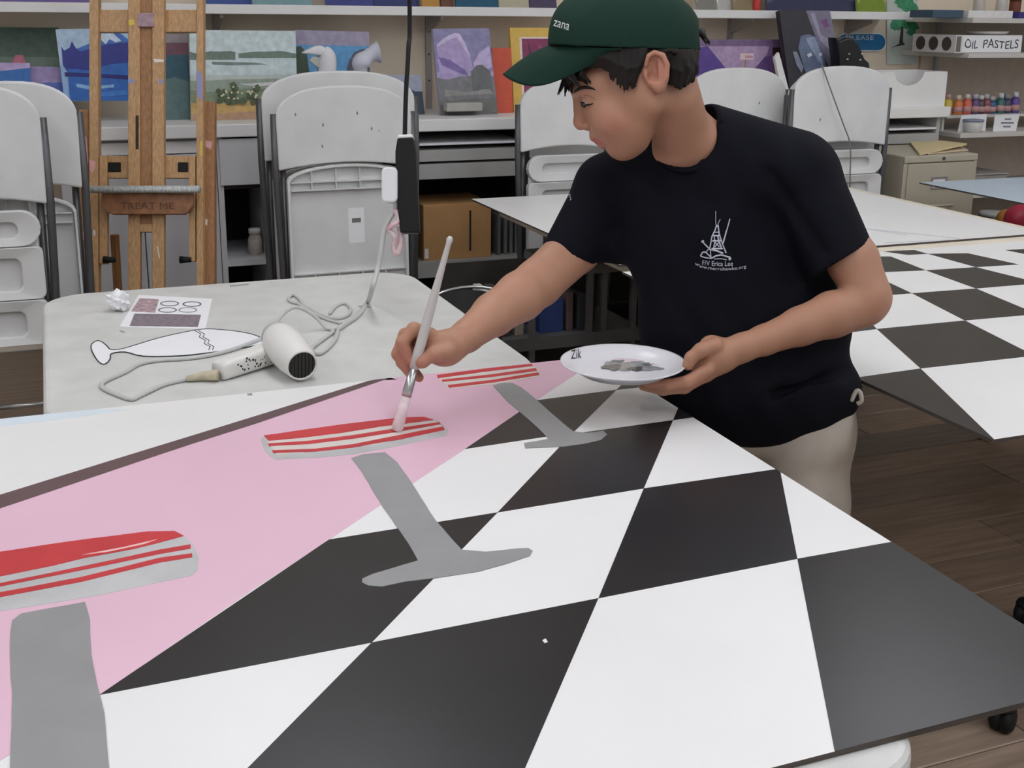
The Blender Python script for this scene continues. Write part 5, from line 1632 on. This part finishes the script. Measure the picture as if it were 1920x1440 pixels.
# tuft through the back strap
for k in range(8):
    F.cap((1296 + rh.uniform(-4, 4), 46 + rh.uniform(-6, 8), HW + rh.uniform(-16, 16)), (1316 + rh.uniform(-4, 3), 62 + rh.uniform(-5, 5), HW + rh.uniform(-18, 18)), 7, 5, 3)
    F.cap((1316 + rh.uniform(-4, 3), 60 + rh.uniform(-5, 5), HW + rh.uniform(-18, 18)), (1326 + rh.uniform(-5, 6), 80 + rh.uniform(-8, 8), HW + rh.uniform(-20, 20)), 5, 1.4, 3)
hair = sculpt('hair', F, M_hair, boy, 1)
del F

# ---- cap
F = Field((1005, -60, -190), (1340, 120, 70), 2.6)
F.ell((1172, 82, HW), (145, 112, 100), 0, pw=2.45, rot=.05)
F.ell((1176, 92, HW), (136, 100, 93), 0, 's', pw=2.35)
F.half((1025, 84, 0), (-.035, 1, 0))
F.ell((1312, 70, HW), (26, 30, 34), 3, 's')
# panel seams
for a in (-1.05, 0, 1.05):
    pts = []
    for k in range(13):
        th = -1.45 + 2.9 * k / 12
        pts.append((1170 + 143 * math.sin(th) * math.cos(a), 82 - 113 * math.cos(th), HW + 100 * math.sin(th) * math.sin(a)))
    for p, q in zip(pts[:-1], pts[1:]):
        F.cap(p, q, 1.6, 1.6, 2, 's')
F.ell((1172, -30, HW), (8, 5, 8), 2)
crown = sculpt('cap_crown', F, M_cap, boy, 1)
del F
# visor
cols = [(0, -87, 55), (15, -87, 59), (30, -82, 70), (45, -70, 78), (58, -54, 66), (70, -40, 46), (80, -18, 20), (87, -4, 4)]
rows = [(-a, dx, dy) for a, dx, dy in reversed(cols[1:])] + cols
vs, fs = [], []
NT = 7
for a, dx, dy in rows:
    th = math.radians(a)
    bx, by, bw = 1170 - 141 * math.cos(th), 84 + 9 * (1 - math.cos(th)), HW + 98 * math.sin(th)
    for k in range(NT):
        t_ = k / (NT - 1)
        arch = 7 * math.sin(math.pi * t_)
        vs.append((bx + 4 * (1 - t_) + dx * t_ - .0 * arch, by + dy * t_ - arch * (1 - abs(math.sin(th)) * .5), bw * 1.0 + (HW - bw) * .18 * t_))
for i in range(len(rows) - 1):
    for k in range(NT - 1):
        fs.append((i * NT + k, i * NT + k + 1, (i + 1) * NT + k + 1, (i + 1) * NT + k))
b = B()
b.add([W(*v) for v in vs], fs)
vz = b.obj('cap_visor', M_cap, boy, smooth=True, subd=2)
so_ = vz.modifiers.new('thick', 'SOLIDIFY')
so_.thickness = .0035
so_.offset = 0
bvh_c = surf(crown)
M_emb = mat('white_embroidery', (206, 210, 208), .8)
text_on('embroidered_lettering', 'zana', lambda u, v: drape(bvh_c, 1037 + 29 * u + 2.5 * v, 48.5 + 8.5 * u - 11.5 * v, .001), M_emb, crown, 1)

# ---- the plate and brush held by the boy
pc = W(1168, 677, -130)
Rp = .5 * (W(1287, 677, -130) - W(1052, 677, -130)).length
T = Matrix.Translation(pc)
t = thing('paper_plate', 'white paper plate with grey and pink paint held in the boy left hand', 'plate', pc)
M_plate = mat('coated_white_paper', (228, 227, 232), .22, coat=.3)
zq = -.018
B().lathe([(Rp * .62, zq), (Rp * .68, zq + .001), (Rp * .82, zq + .010), (Rp * .97, zq + .018), (Rp, zq + .0185), (Rp * .995, zq + .0165), (Rp * .83, zq + .0085), (Rp * .69, zq - .001), (Rp * .62, zq - .002)], T, 64).obj('plate', M_plate, t, smooth=True)
def dab(cx, cy, rx, ry, m, h, nm='paint_smear'):
    pts = []
    for k in range(18):
        a = 2 * math.pi * k / 18
        f_ = 1 + .22 * math.sin(3 * a + cx) + .12 * math.sin(5 * a)
        q = PZ(cx + rx * f_ * math.cos(a), cy + ry * f_ * math.sin(a), pc.z + zq)
        q.z = pc.z + zq + h
        pts.append(q)
    B().prism(pts, (0, 0, -.001)).obj(nm, m, t)
M_g1 = mat('wet_grey_paint', (150, 150, 152), .15, .25, 60, coat=.5)
M_g2 = mat('wet_dark_grey_paint', (96, 96, 98), .15, .25, 60, coat=.5)
M_p1 = mat('wet_pale_pink_paint', (226, 208, 212), .15, .08, 40, coat=.5)
dab(1172, 686, 38, 8, M_g1, .0016)
dab(1148, 690, 18, 5, M_g2, .0019)
dab(1192, 693, 14, 3.4, M_g2, .0021)
dab(1176, 675, 30, 6, M_p1, .0018)
dab(1160, 679, 12, 2.2, M_g2, .0021)
dab(1220, 692, 22, 4, M_g1, .0018)
dab(1212, 684, 9, 2.4, M_g2, .0017)
dab(1236, 683, 12, 4, M_p1, .0017)
def onpl(u, v):
    q = PZ(1071 + 19 * u, 667 - 6 * u - 9 * v, pc.z)
    r_ = math.hypot(q.x - pc.x, q.y - pc.y) / Rp
    q.z = pc.z + zq + np.interp(r_, [.62, .68, .82, .97, 1.0], [0, .001, .010, .018, .0185]) + .0009
    return q
text_on('handwritten_name', 'Zik', onpl, M_ink, t, 1)

tip = PZ(744, 807, ZB + .002)
endp = W(845, 443, -238)
ax_ = (endp - tip)
Lb_ = ax_.length
t = thing('paint_brush', 'long thin brush with white bristle in the boy right hand', 'brush', tip)
Tq = Matrix.Translation(tip) @ ax_.normalized().to_track_quat('Z', 'Y').to_matrix().to_4x4()
B().lathe([(.009, 0.0), (.0112, .006), (.0106, .03), (.0092, .06)], Tq @ Matrix.Diagonal((.9, .85, 1, 1)), 14).obj('bristles', mat('pinkish_white_bristle', (226, 206, 210), .7, .1, 80), t, smooth=True)
B().lathe([(.009, .058), (.0092, .066), (.0078, .105)], Tq @ Matrix.Diagonal((.95, .9, 1, 1)), 14).obj('ferrule', M_chrome, t, smooth=True)
B().lathe([(.0074, .104), (.0086, .13), (.0076, .2), (.0046, Lb_ - .03), (.0042, Lb_ - .012), (.0056, Lb_ - .005), (.0025, Lb_)], Tq, 14).obj('brush_handle', mat('silver_grey_lacquer', (196, 192, 188), .3), t, smooth=True)

# ---- black casters on the floor at the right picture edge
for px, py, lb_ in ((1880, 1346, 'black caster on the plank floor below the dark board corner'), (1923, 1150, 'black caster cut by the right picture edge')):
    e = PZ(px, py, .026)
    t = thing('floor_caster', lb_, 'caster', (e.x, e.y, 0))
    Tc = Matrix.Translation(e) @ Matrix.Rotation(.5, 4, 'Z') @ Matrix.Rotation(math.pi / 2, 4, 'X')
    B().lathe([(.018, -.022), (.026, -.016), (.026, -.004), (.021, 0), (.026, .004), (.026, .016), (.018, .022)], Tc, 20).obj('wheel', M_black, t, smooth=True)
    B().lathe([(.02, 0), (.024, .004), (.02, .012), (.008, .014), (.008, .03)], Matrix.Translation((e.x, e.y, .045)), 14).obj('stem', M_black, t, smooth=True)
